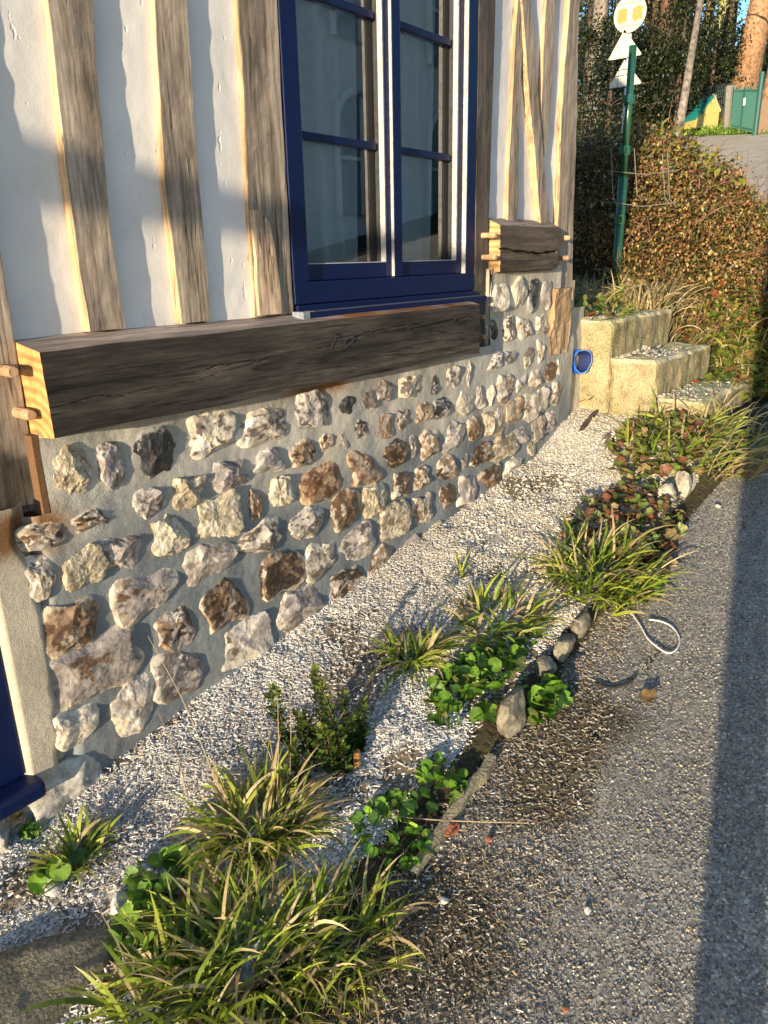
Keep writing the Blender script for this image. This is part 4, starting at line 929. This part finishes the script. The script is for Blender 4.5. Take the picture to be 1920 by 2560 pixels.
# box shrub
p = gp(825, 1925); shrub = thing('box_shrub', 'young dark green box shrub with cut stubs on the pale chips', 'shrub', tuple(p))
g = np.random.default_rng(77); LV, LF, LC, st = MB(), None, None, MB()
oval = (np.array([(0, 0, 0), (.3, .28, .05), (.7, .28, .05), (1, 0, .02), (.7, -.28, .05), (.3, -.28, .05), (.5, 0, -.03)]), np.array([(0, 6, 1), (1, 6, 2), (2, 6, 3), (3, 6, 4), (4, 6, 5), (5, 6, 0)]))
for k in range(30):
    a = g.uniform(0, 2*pi); r0 = g.uniform(0, .06); b0 = p+np.array([cos(a)*r0, sin(a)*r0*.8, -.01])
    hh = g.uniform(.07, .17) if k > 4 else g.uniform(.18, .25)
    tip = b0+np.array([cos(a)*g.uniform(.02, .11)-.01, sin(a)*g.uniform(.02, .08)+.01, hh])
    if 0 <= k < 5: tip = b0+np.array([-.617, .787, 0])*g.uniform(.02, .10)+np.array([0, 0, g.uniform(.22, .31)])
    Q = spline([b0, (b0+tip)/2+np.array([cos(a)*.02, sin(a)*.02, -.01]), tip], 24); st.tube(Q, np.linspace(.003, .0012, 24), 5, (.10, .07, .04))
    i = np.arange(6, 24).repeat(3); nl = len(i); ya = g.uniform(0, 6.3, nl)
    M = frames(ya, g.uniform(.1, .9, nl), g.normal(0, .3, nl))*g.uniform(.014, .024, nl)[:, None, None]
    V, F = inst(oval[0], oval[1], M, Q[i]); yg = (i/23.)[:, None]**4
    c = pick2(g, nl, [(.018, .05, .012), (.03, .08, .015), (.05, .11, .02)], [3, 3, 2])*(1-yg)+yg*np.array([.16, .22, .03])
    LV.add(V, F, np.repeat(c, 7, 0))
LV.make('leaves', MT['leaf'], shrub); st.make('stem', MT['bark'], shrub)
for (qx, qy, L_, r0) in [(775, 1860, .05, .014), (893, 1900, .05, .010), (905, 1840, .045, .010), (860, 1835, .04, .009)]:
    q = gp(qx, qy+20); st = MB(); st.tube(np.stack([q+np.array([-.006, -.004, 1])*t for t in np.linspace(-.01, L_, 5)]), r0, 9, (.50, .38, .22)); st.make('cut_stub', MT['peg'], shrub)

# ------------------------------------------------------------------ the bank beyond the steps
def zbank(x, y): return hgt(x, y)
p = np.array([4.75, .10, -.33]); clump('dry_grass_tuft', 'tall straw-yellow grass standing behind the steps', 'grass', p, [dict(n=1100, rad=.38, L=(.10, .30), green=.05, seed=51, up=(.0, .5), bend=(.5, 1.9), ell=(.8, 1), w=.0042)], GG)
p = np.array([4.05, -.02, -.31]); clump('grass_clump', 'short green tuft growing on the top step', 'grass', p, [dict(n=130, rad=.12, L=(.06, .16), green=.8, seed=52, w=.005)], GG)
p = np.array([4.3, .6, -.33]); clump('grass_clump', 'shaded wild grass behind the house corner', 'grass', p, [dict(n=500, rad=.55, L=(.08, .3), green=.55, seed=53, w=.006, up=(0, .5))], GG)
p = np.array([4.9, -.45, -.6]); clump('grass_clump', 'mixed grass to the right of the steps', 'grass', p, [dict(n=420, rad=.45, L=(.1, .3), green=.5, seed=54, w=.0055, ell=(1.0, .7))], GG)
p = np.array([4.95, -.62, -.7]); clump('grass_clump', 'short bright grass at the lower right end of the steps', 'grass', p, [dict(n=420, rad=.33, L=(.06, .2), green=.7, seed=56, w=.005, ell=(1.1, .6))], GG)
p = np.array([6.0, -.78, -.5]); clump('grass_clump', 'long grass along the road edge under the hedge', 'grass', p, [dict(n=500, rad=.8, L=(.15, .4), green=.45, seed=55, w=.007, ell=(1.6, .28))], GG)
leafplant('bramble_cover', 'low green and red bramble leaves between steps and hedge', 'plant', np.array([5.2, -.45, -.5]), [dict(tmpl=lobed_leaf, n=1700, rad=.8, size=(.03, .065), h=(.02, .22), cols=[(.09, .14, .02), (.16, .2, .03), (.2, .13, .04), (.3, .08, .03), (.25, .24, .05)], pw=[4, 4, 2, .7, 1.5], seed=70, ell=(1.2, .55))])

QUAD = (np.array([(-.5, 0, 0), (0, -.28, .06), (.5, 0, 0), (0, .28, .06)]), np.array([(0, 1, 2, 3)]))
def leafcloud(pos, size, cols, pw, g, tilt=.9):
    n = len(pos); M = frames(g.uniform(0, 6.3, n), g.normal(0, tilt, n), g.normal(0, tilt, n))*g.uniform(*size, n)[:, None, None]
    V, F = inst(QUAD[0], QUAD[1], M, pos); return V, F, np.repeat(pick2(g, n, cols, pw, .25), 4, 0)
def hH(x, y):
    return .80*sst(-.95, .5, y+.12*np.sin(x*2.3))*(1-.95*sst(5.6, 7.3, x))*sst(4.55, 5.4, x-.35*(y+.3))
def hedge(name, label, x0, x1, y0, y1, n, cols, pw, seed, size=(.016, .036), Hf=hH, twig=700):
    g = np.random.default_rng(seed); h = thing(name, label, 'hedge', ((x0+x1)/2, (y0+y1)/2, float(hgt((x0+x1)/2, (y0+y1)/2))))
    u = np.linspace(x0, x1, 80); v = np.linspace(y0, y1, 50); A, B = np.meshgrid(u, v, indexing='ij')
    H = Hf(A, B); Z = hgt(A, B)+H*.74+fbm(P3(A*5, B*5), seed, 3).reshape(A.shape)*.09*np.clip(H*3, 0, 1)-.05
    mk('thicket', np.stack([A, B, Z], -1).reshape(-1, 3), grid(80, 50), MT['soil'], h, np.array([.5, .42, .35]), True)
    x = g.uniform(x0, x1, n); y = g.uniform(y0, y1, n); H = Hf(x, y); ok = H > .08; x, y, H = x[ok], y[ok], H[ok]
    lump = fbm(P3(x*5, y*5), seed, 3)*.09
    z = hgt(x, y)+H*.82+lump*np.clip(H*3, 0, 1)+g.normal(0.01, .055, len(x))+(g.random(len(x)) < .08)*g.uniform(0, .16, len(x))
    V, F, c = leafcloud(np.stack([x, y, z], 1), size, cols, pw, g); mk('leaves', V, F, MT['leaf'], h, c)
    mb = MB(); k = g.integers(0, len(x), twig)
    for i in k:
        b = np.array([x[i], y[i], z[i]-.08]); d = nrm([g.normal(0, .5), g.normal(-.2, .5), g.uniform(.1, 1)]); L_ = g.uniform(.1, .32)
        mb.tube([b, b+d*L_*.5+[0, 0, .01], b+d*L_+[0, 0, -.02]], [.003, .0024, .0012], 4, tuple(np.array([.20, .10, .07])*g.uniform(.6, 1.4)), False)
    mb.make('twigs', MT['bark'], h); return h
bh = hedge('bramble_hedge', 'dense bronze-green hedge spilling down the bank right of the green post', 4.75, 9.0, -.85, 1.75, 170000, [(.045, .055, .014), (.13, .12, .03), (.26, .17, .055), (.34, .16, .06), (.46, .37, .14)], [3, 2.5, 3, 2.5, 1.5], 101, twig=900)
# larger yellow-green leaves growing through the hedge
g = np.random.default_rng(9); mb = MB(); n = 170
lance = (np.array([(0, 0, 0), (.3, .17, .05), (.65, .15, .04), (1, 0, -.05), (.65, -.15, .04), (.3, -.17, .05)]), np.array([(0, 5, 1), (1, 5, 4), (1, 4, 2), (2, 4, 3)]))
t = g.random(n); x = 5.35+1.2*t+g.normal(0, .12, n); y = .42-.78*t+g.normal(0, .16, n)
z = hgt(x, y)+hH(x, y)*.86+g.uniform(.02, .16, n)
M = frames(g.uniform(0, 6.3, n), g.normal(.1, .5, n), g.normal(0, .5, n))*g.uniform(.06, .115, n)[:, None, None]
V, F = inst(lance[0], lance[1], M, np.stack([x, y, z], 1)); mb.add(V, F, np.repeat(pick2(g, n, [(.26, .27, .05), (.34, .33, .09), (.16, .20, .04)], [3, 2, 1]), 6, 0))
privet = thing('privet_shoot', 'long yellow-green leaves growing through the bronze hedge', 'shrub', (5.9, 0.05, .1)); mb.make('leaves', MT['leaf'], privet)
for k in range(5):
    mb = MB(); i = g.integers(n); q = np.array([x[i], y[i], z[i]]); mb.tube([q+[0, .05, -.3], q+[.02, 0, -.1], q], [.004, .003, .002], 5, (.2, .17, .06), False); mb.make('stem', MT['bark'], privet)
for i in range(9):
    mb = MB(); x = g.uniform(5.4, 6.6); y = g.uniform(-.1, .6); b = np.array([x, y, float(hgt(x, y)+hH(x, y)*.85)]); mb.tube([b, b+[.003, .002, .03], b+[.005, .004, g.uniform(.045, .075)]], [.004, .006, .003], 4, (.42, .13, .2), False)
    mb.make('flower', MT['leaf'], bh)
hedge('shaded_thicket', 'dark shaded thicket behind the green mesh fence', 6.2, 12, 1.5, 6.5, 42000, [(.03, .04, .012), (.06, .06, .02), (.10, .07, .03)], [3, 3, 2], 102, (.03, .06), lambda x, y: 1.0*sst(1.3, 2.6, y)*(1-.3*sst(9, 12, x)), 300)

# fence along the back, with its end post
fence = thing('mesh_fence', 'dark green wire mesh fence ending at a round green post', 'fence', (5.0, .36, -.35))
mb = MB(); fz = np.linspace(-.4, 1.13, 60)
for yy in np.arange(.44, 2.9, .055): mb.tube([(5.0+.07*(yy-.4), yy, -.4), (5.0+.07*(yy-.4), yy, 1.16)], .0015, 4, (.008, .03, .02), False)
for zz in np.concatenate([np.arange(-.35, 1.15, .2), [1.02, .95]]): mb.tube([(4.993, .38, zz), (5.17, 2.9, zz)], .0022, 4, (.008, .03, .02), False)
mb.make('wire_mesh', MT['vc'], fence)
mb = MB(); mb.tube([(5.0, .36, -.5), (5.0, .36, .45)], .030, 18, (.02, .085, .045)); mb.tube([(5.0, .36, .45), (5.0, .36, 1.17)], .0225, 18, (.02, .085, .045)); mb.make('post', MT['metal_green'], fence, True)
for zz in (.20, .60, .88):
    mb = MB(); mb.tube([(5.0, .36, zz-.025), (5.0, .36, zz+.025)], .032, 14, (.018, .10, .05)); mb.box(4.935, 4.97, .335, .375, zz-.02, zz+.02, (.018, .10, .05)); mb.make('clip', MT['metal_green'], fence)
mb = MB()
for dx, dy, z0_, z1_ in ((-.06, .02, .28, .62), (-.06, -.13, .30, .60), (-.05, -.30, .27, .56), (-.05, -.33, .26, .57)): mb.tube([(5+dx, .36+dy+.05, z1_), (5+dx, .36+dy+.01, z0_+.04), (5+dx, .36+dy-.03, z0_)], .003, 5, (.16, .15, .13), False)
for z_ in (.28, .46): mb.tube([(4.95, .45, z_+.03), (4.95, .2, z_-.01), (4.95, .0, z_)], .003, 5, (.16, .15, .13), False)
mb.make('wire_bracket', MT['metal_green'], fence)

# road signs seen from behind
def on_ray(px, py, x): d = ray(px, py); t = x/d[0]; return np.array([x, CAMY+d[1]*t, d[2]*t])
sg = on_ray(1576, 35, 14.0); sign = thing('sign_post', 'post with one round and two triangular road signs seen from behind', 'road sign', (sg[0], sg[1], float(hgt(sg[0], sg[1]))))
mb = MB(); mb.tube([(14.05, sg[1], float(hgt(14, sg[1]))-.2), (14.05, sg[1], 4.6)], .032, 12, (.45, .44, .38)); mb.make('pole', MT['vc'], sign, True)
def plate(pts, name, col, back):
    P = np.array(pts); n = len(P); xd = 13.99
    V = np.concatenate([np.column_stack([np.full(n, xd-.012), P]), np.column_stack([np.full(n, xd+.004), P]), [[xd-.012, *P.mean(0)]], [[xd+.004, *P.mean(0)]]])
    i = np.arange(n); j = (i+1) % n
    return mk(name, V, [np.stack([i, j, n+j, n+i], 1), np.concatenate([np.stack([j, i, np.full(n, 2*n)], 1), np.stack([n+i, n+j, np.full(n, 2*n+1)], 1)])], MT['vc'], sign, np.array(col))
a = np.linspace(0, 2*pi, 33)[:-1]; ra = .275
rs = plate(np.stack([sg[1]+ra*np.cos(a), sg[2]+ra*np.sin(a)], 1), 'round_sign', (.62, .58, .42), 1)
for zz in (-.165, .165):
    mb = MB(); mb.box(13.955, 13.977, sg[1]-.17, sg[1]+.17, sg[2]+zz-.012, sg[2]+zz+.012, (.55, .5, .36)); mb.make('bracket', MT['vc'], rs)
mb = MB()
for s_ in (-1, 1):
    q = np.array([(-.10, -.10), (.05, -.13), (.11, -.05), (.09, .07), (.0, .10), (-.10, .08)]); V = np.column_stack([np.full(6, 13.9765), sg[1]+s_*.13+q[:, 0]*.85, sg[2]+.0+q[:, 1]])
    mb.add(V, np.array([(0, 1, 2), (0, 2, 3), (0, 3, 4), (0, 4, 5)]), (.36, .26, .07))
mb.make('faded_patch', MT['vc'], rs)
for (pxl, pyt, pyb) in ((1563, 72, 145), (1563, 148, 216)):
    t_, b_ = on_ray(pxl, pyt, 14.0), on_ray(pxl, pyb, 14.0); hw = .285
    tri = [(t_[1], t_[2]-.01), (b_[1]-hw, b_[2]+.02), (b_[1]-hw+.02, b_[2]), (b_[1]+hw-.02, b_[2]), (b_[1]+hw, b_[2]+.02)]
    plate(tri, 'triangle_sign', (.55, .52, .42), 1)

# ------------------------------------------------------------------ up the hill: gate, play house, posts
ga, gb = on_ray(1826, 322, 28.5), on_ray(1886, 310, 25.0); ga[2] = float(hgt(ga[0], ga[1])); gb[2] = float(hgt(gb[0], gb[1]))
gate = thing('metal_gate', 'green metal slat gate at the top of the drive', 'gate', tuple(ga))
u = (gb-ga); GH = 1.15; mb = MB()
for t in np.linspace(0, 1, 26): q = ga+u*t; mb.box(q[0]-.03, q[0]+.03, q[1]-.03, q[1]+.03, q[2]+.05, q[2]+GH, (.018, .095, .06))
mb.make('slats', MT['metal_green'], gate); mb = MB()
for zz in (.12, GH-.05): mb.tube([ga+[0, 0, zz], gb+[0, 0, zz]], .04, 6, (.018, .095, .06))
mb.make('rail', MT['metal_green'], gate)
for q, hh in ((ga, 1.2), (ga+u*.52, 1.2), (gb+u*.06, 1.55)):
    m = MB(); m.tube([q-[0, 0, .2], q+[0, 0, hh]], .07, 8, (.012, .07, .05)); m.make('gate_post', MT['metal_green'], gate)
q = ga+u*.55+np.array([-.08, -.05, .8]); m = MB(); m.box(q[0]-.05, q[0]+.02, q[1]-.08, q[1]+.08, q[2]-.1, q[2]+.1, (.6, .6, .55)); m.make('lock_plate', MT['vc'], gate)
hb = on_ray(1752, 315, 30.0); hb[2] = float(hgt(hb[0], hb[1])); play = thing('play_house', 'small yellow play house with teal sloping roof on the grass', 'play house', tuple(hb))
def turn(V): c_, s_ = cos(R(52)), sin(R(52)); d_ = np.asarray(V)-hb; return hb+np.stack([d_[:, 0]*c_-d_[:, 1]*s_, d_[:, 0]*s_+d_[:, 1]*c_, d_[:, 2]], 1)
m = MB(); w_, l_ = .46, .30
V = np.array([(-l_, -w_, 0), (-l_, w_, 0), (l_, w_, 0), (l_, -w_, 0), (-l_, -w_, .55), (-l_, w_, .30), (l_, w_, .30), (l_, -w_, .55), (-l_, -w_*.4, .95), (l_, -w_*.4, .95)])+hb
V = turn(V)
m.add(V, [np.array([(0, 1, 5, 4), (1, 2, 6, 5), (2, 3, 7, 6), (3, 0, 4, 7)]), np.array([(4, 5, 8), (7, 9, 6)])], (.44, .37, .12)); m.make('wall', MT['vc'], play)
m = MB()
for A_, B_ in ((((-.36, .48, .26), (.36, .48, .26)), ((.36, -.17, .98), (-.36, -.17, .98))), (((-.36, -.17, .98), (.36, -.17, .98)), ((.36, -.48, .52), (-.36, -.48, .52)))):
    Q = turn(np.array([*A_, *B_])+hb); m.add(np.concatenate([Q, Q+[0, 0, .05]]), np.array([(0, 1, 2, 3), (7, 6, 5, 4), (0, 4, 5, 1), (1, 5, 6, 2), (2, 6, 7, 3), (3, 7, 4, 0)]), (.01, .22, .20) if A_[0][1] > 0 else (.5, .46, .25))
m.make('roof', MT['vc'], play)
for k, (pxx, py0, py1, xx, r_) in enumerate([(1752, 245, 305, 31.5, .09), (1783, 235, 300, 31.5, .10), (1822, 215, 320, 28.5, .14)]):
    b_, t_ = on_ray(pxx-4, py1, xx), on_ray(pxx+3, py0, xx); b_[2] = float(hgt(b_[0], b_[1]))-.1
    m = MB(); m.tube([b_, t_], r_, 6, (.20, .19, .16)); tag(m.make('fence_post', MT['rough_stone'], None), ['thin concrete post behind the play house roof', 'concrete post at the right end of the play house', 'thick leaning post left of the green gate'][k], 'post', 'posts up the hill')
b_ = on_ray(1908, 300, 25.3); b_[2] = float(hgt(b_[0], b_[1])); m = MB(); m.box(b_[0], b_[0]+.05, b_[1]-.2, b_[1]+.16, b_[2], b_[2]+.85, (.20, .13, .08)); tag(m.make('board', MT['vc'], None), 'tan wooden board standing right of the green gate', 'board')
# far wire fence panel
a_, b_ = on_ray(1725, 300, 32.5), on_ray(1822, 300, 32.5); m = MB()
for t in np.linspace(0, 1, 22): q = a_+(b_-a_)*t; z_ = float(hgt(q[0], q[1])); m.tube([(q[0], q[1], z_), (q[0], q[1], z_+1.3)], .012, 4, (.05, .07, .06), False)
for zz in np.linspace(.1, 1.3, 7): m.tube([(a_[0], a_[1], float(hgt(a_[0], a_[1]))+zz), (b_[0], b_[1], float(hgt(b_[0], b_[1]))+zz)], .012, 4, (.05, .07, .06), False)
tag(m.make('far_fence', MT['metal_green'], None), 'grey-green wire fence behind the play house', 'fence')
# sunlit grass verge
g = np.random.default_rng(21); n = 14000; x = g.uniform(17, 34, n); y = g.uniform(-1.5, 13, n); ok = (y-yc(x) < -2.5) | (y-yc(x) > 2.5+2.2*sst(6, 11, x)*(1-sst(19, 26, x))); x, y = x[ok], y[ok]
V, F, c = blades(len(x), (0, 0, 0), 1, (.1, .25), seed=60, w=.02, green=.93, up=(0, .6)); o3 = np.stack([x, y, hgt(x, y)], 1)
b0 = V.reshape(len(x), 16, 3); b0 = b0-b0[:, :1]+o3[:, None]; kind(mk('verge_grass', b0.reshape(-1, 3), F, MT['blade'], None, c*np.array([.75, 1.0, .7]), loc=(0, 0, 0)), 'stuff')

# ------------------------------------------------------------------ trees
def tree(name, label, base, H, r0, lean, crown, cols, pw, seed, group, bark=(.16, .12, .09), nl=9000, limbs=10, lsize=(.10, .22), crown_from=.35, spread=1.6, clumps=40, droop=0.0):
    g = np.random.default_rng(seed); base = np.array(base, float); tr = thing(name, label, 'tree', tuple(base), group)
    t = np.linspace(0, 1, 14); ax = base+np.stack([lean[0]*t+.12*np.sin(t*5+seed)*r0*2, lean[1]*t+.1*np.cos(t*4+seed)*r0*2, t*H-.2], 1)
    rr = r0*(1-.72*t)*(1+.35*np.exp(-t*18)); mb = MB(); n_ = 16
    V, F = tube(ax, rr, n_); V = V+fbm(V*np.array([5, 5, 1.2]), seed, 3)[:, None]*.10*r0
    bc = np.array(bark)*(1+.35*fbm(V*np.array([3, 3, .8]), seed+1, 2))[:, None]; mb.add(V, F, bc); tips = []
    for k in range(limbs):
        tt = g.uniform(crown_from*.7, .97); i = tt*13; b0 = ax[int(i)]; a = g.uniform(0, 6.3); L_ = spread*g.uniform(.5, 1.1)*(1.15-tt*.6)
        e = b0+np.array([cos(a)*L_, sin(a)*L_, L_*g.uniform(-.1, .6)-droop*L_]); m_ = (b0+e)/2+[0, 0, .12*L_]
        Q = spline([b0, m_, e], 8); mb.tube(Q, np.linspace(max(.02, r0*.28*(1.1-tt)), .012, 8), 5, bark); tips += [Q[4], Q[6], Q[7]]
    mb.make('trunk', MT['bark'], tr, True)
    if nl:
        cs = []
        for k in range(clumps):
            if tips and g.random() < .65: cs.append(tips[g.integers(len(tips))]+g.normal(0, .25, 3))
            else: tt = g.uniform(crown_from, 1.05); a = g.uniform(0, 6.3); cs.append(base+np.array([lean[0]*tt+cos(a)*spread*g.random()*(1.15-tt*.7), lean[1]*tt+sin(a)*spread*g.random()*(1.15-tt*.7), tt*H]))
        cs = np.array(cs); idx = g.integers(0, len(cs), nl); rad = g.uniform(.25, .7, len(cs))*spread*.5
        pos = cs[idx]+g.normal(0, 1, (nl, 3))*rad[idx][:, None]*np.array([.6, .6, .75])
        sh_ = g.uniform(.6, 1.35, len(cs)); V, F, c = leafcloud(pos, lsize, cols, pw, g); mk('crown', V, F, MT['leaf'], tr, c*np.repeat(sh_[idx], 4)[:, None])
    return tr
def tbase(px, x): q = on_ray(px, 300, x); return (q[0], q[1], float(hgt(q[0], q[1])))
DK = [(.010, .018, .007), (.018, .030, .010), (.035, .05, .014), (.07, .075, .022)]; BR = [(.07, .06, .025), (.13, .10, .04), (.20, .15, .05)]; LT = [(.10, .14, .025), (.18, .21, .035), (.26, .27, .05)]
TG = 'trees on the wooded hillside'
tree('bare_tree', 'massive ivy-free trunk lit orange above the green gate', tbase(1852, 33), 14, .52, (.3, -.8), 1, BR, [1, 1, 1], 201, TG, (.30, .17, .09), 2500, 16, (.05, .1), .5, 3.2)
tree('bare_tree', 'pale grey trunk pair member just right of the house corner', tbase(1481, 32), 15, .36, (.2, .1), 1, DK, [1, 1, 1, 1], 202, TG, (.20, .17, .14), 3000, 12, (.08, .16), .55, 2.4)
tree('bare_tree', 'darker grey trunk second from the house corner', tbase(1523, 34), 15, .30, (.1, -.2), 1, DK, [1, 1, 1, 1], 203, TG, (.10, .085, .07), 3000, 12, (.08, .16), .55, 2.4)
tree('pine_tree', 'reddish brown trunk behind the round sign', tbase(1645, 33), 15, .34, (.0, .0), 1, BR, [1, 1, 1], 204, TG, (.13, .07, .045), 5000, 22, (.06, .14), .2, 2.2)
tree('bare_tree', 'thin leaning bare pole trunk over the hedge', tbase(1695, 24), 9, .12, (.15, -.75), 1, BR, [1, 1, 1], 205, TG, (.22, .19, .16), 0, 3, crown_from=.8, spread=.8)
tree('bare_tree', 'slender moss-yellow trunk catching the sun', tbase(1770, 34), 13, .18, (.1, -.4), 1, LT, [1, 1, 1], 206, TG, (.28, .26, .10), 2500, 12, (.08, .16), .3, 1.8)
tree('bare_tree', 'brown trunk cut by the right edge of the view', tbase(1922, 30), 12, .30, (.2, -.5), 1, BR, [1, 1, 1], 207, TG, (.26, .16, .09), 1800, 16, (.05, .09), .4, 2.6)
tree('evergreen_tree', 'dark evergreen filling the gap left of the big trunk', tbase(1745, 38), 13, .25, (0, 0), 1, DK, [3, 3, 2, 1], 208, TG, (.09, .06, .04), 10000, 26, (.10, .22), .04, 2.2, 70, .25)
tree('evergreen_tree', 'dark evergreen behind the sign post', tbase(1600, 40), 13, .25, (0, 0), 1, DK, [3, 3, 2, 1], 209, TG, (.09, .06, .04), 6500, 26, (.10, .22), .05, 2.0, 60, .25)
tree('evergreen_tree', 'olive evergreen with sunlit edge beside the big trunk', tbase(1795, 36), 11, .2, (0, 0), 1, LT+DK[1:3], [1, 2, 2, 2, 2], 210, TG, (.12, .09, .05), 8000, 22, (.10, .2), .05, 1.4, 50, .25)
tree('evergreen_tree', 'dark evergreen hard against the house corner', tbase(1480, 42), 13, .25, (0, 0), 1, DK, [3, 3, 2, 1], 211, TG, (.09, .06, .04), 5500, 26, (.10, .22), .05, 1.9, 50, .25)
tree('evergreen_tree', 'small dark shrub-like evergreen under the thin pole trunk', tbase(1690, 30), 4.2, .12, (0, 0), 1, DK, [3, 3, 2, 1], 212, TG, (.09, .06, .04), 7000, 16, (.07, .16), .0, 1.4, 40)
tree('evergreen_tree', 'low dark shrub behind the wire fence', tbase(1770, 33), 3.4, .12, (0, 0), 1, DK, [3, 3, 2, 1], 213, TG, (.09, .06, .04), 7000, 16, (.07, .16), .0, 1.5, 40)
tree('evergreen_tree', 'low dark shrub between the grey trunks', tbase(1520, 28), 3.6, .12, (0, 0), 1, DK, [3, 3, 2, 1], 214, TG, (.09, .06, .04), 8000, 16, (.07, .16), .0, 1.6, 45)
tree('evergreen_tree', 'low dark shrub below the round sign', tbase(1610, 30), 3.2, .12, (0, 0), 1, DK, [3, 3, 2, 1], 215, TG, (.09, .06, .04), 8000, 16, (.07, .16), .0, 1.6, 45)
for k, (pxx, xx, rr_, br) in enumerate([(1462, 38, .2, (.08, .06, .05)), (1548, 40, .25, (.10, .07, .05)), (1572, 36, .12, (.14, .10, .07)), (1622, 39, .16, (.12, .07, .05)), (1668, 41, .26, (.10, .065, .045)), (1718, 40, .16, (.16, .12, .08)), (1742, 37, .10, (.18, .15, .07)), (1812, 41, .18, (.12, .09, .06))]):
    tree('bare_tree', ['dark trunk touching the house edge', 'dark trunk behind the left rim of the round sign', 'thin brown stem behind the green post', 'reddish stem right of the round sign', 'broad dark trunk between sign and thin leaning trunk', 'brown trunk right of the thin leaning trunk', 'thin mossy stem above the play house', 'trunk in the dark left of the massive orange trunk'][k], tbase(pxx, xx), 14, rr_, ((k % 3-1)*.3, (k % 2-.5)*.5), 1, BR+DK, [1, 1, 1, 2, 2, 2, 1], 230+k, TG, br, 900, 14, (.06, .14), .3, 1.6)
# far wood closing the hillside
g = np.random.default_rng(88); n = 15000; a = np.radians(g.uniform(11, 30, n)); d = g.uniform(55, 80, n); x = d*np.cos(a); y = CAMY+d*np.sin(a)
V, F, c = leafcloud(np.stack([x, y, hgt(x, y)+g.uniform(0, 1, n)**1.4*(5.5+3*np.sin(a*60))], 1), (.3, .8), DK+BR, [3, 3, 2, 1, 1, 1, .6], g); kind(mk('far_wood', V, F, MT['leaf'], None, c, loc=(0, 0, 0)), 'stuff')

# ------------------------------------------------------------------ across the road: the house the panes mirror, and an unseen pole added to cast the shadow band on the road
opp = thing('facing_house', 'pale rendered house with arched windows facing across the road', 'house', (10, -7.2, 0))
m = MB(); m.box(4, 17, -13, -7.2, -2, 5.5, (.9, .9, .9)); m.make('wall', MT['plaster'], opp)
m = MB(); m.add([(3.7, -7.0, 5.4), (17.3, -7.0, 5.4), (17.3, -10, 8), (3.7, -10, 8), (3.7, -13.2, 5.4), (17.3, -13.2, 5.4)], np.array([(0, 1, 2, 3), (3, 2, 5, 4)]), (.15, .09, .07)); m.make('roof', MT['rough_stone'], opp)
for xc in (5.6, 8.2, 10.8, 13.4, 15.8):
    for z0_ in (.7, 3.3):
        a = np.linspace(0, pi, 17); ar = np.stack([xc+.55*np.cos(a), np.full(17, -7.16), z0_+1.3+.55*np.sin(a)], 1); P = np.concatenate([[(xc-.55, -7.16, z0_), (xc+.55, -7.16, z0_)], ar]); n_ = len(P)
        m = MB(); m.add(np.concatenate([P, [P.mean(0)]]), np.stack([np.arange(n_), (np.arange(n_)+1) % n_, np.full(n_, n_)], 1), (.20, .24, .27)); w = m.make('window', MT['vc'], opp)
        m = MB(); m.tube(np.concatenate([[(xc-.6, -7.15, z0_)], np.stack([xc+.6*np.cos(a[::-1]), np.full(17, -7.15), z0_+1.3+.6*np.sin(a[::-1])], 1), [(xc+.6, -7.15, z0_)]]), .06, 6, (.75, .76, .76)); m.box(xc-.03, xc+.03, -7.15, -7.11, z0_, z0_+1.8, (.75, .76, .76)); m.box(xc-.55, xc+.55, -7.152, -7.112, z0_+.85, z0_+.9, (.75, .76, .76)); m.make('frame', MT['vc'], w)
xl = -.9; yl = -1.3568-(1.4827-xl)/4.25-.062
caster = thing('shadow_pole', 'slim wooden pole added out of view behind the viewer to cast the road shadow', 'pole', (xl, yl, float(rz(xl))))
m = MB(); m.tube([(xl, yl, float(rz(xl))-.2), (xl, yl, 6.0)], .062, 14, (.2, .15, .1)); m.make('pole', MT['bark'], caster, True)
m = MB(); m.box(xl-.5, xl+.5, yl-.05, yl+.05, 5.4, 5.5, (.2, .15, .1)); m.make('crossarm', MT['bark'], caster)
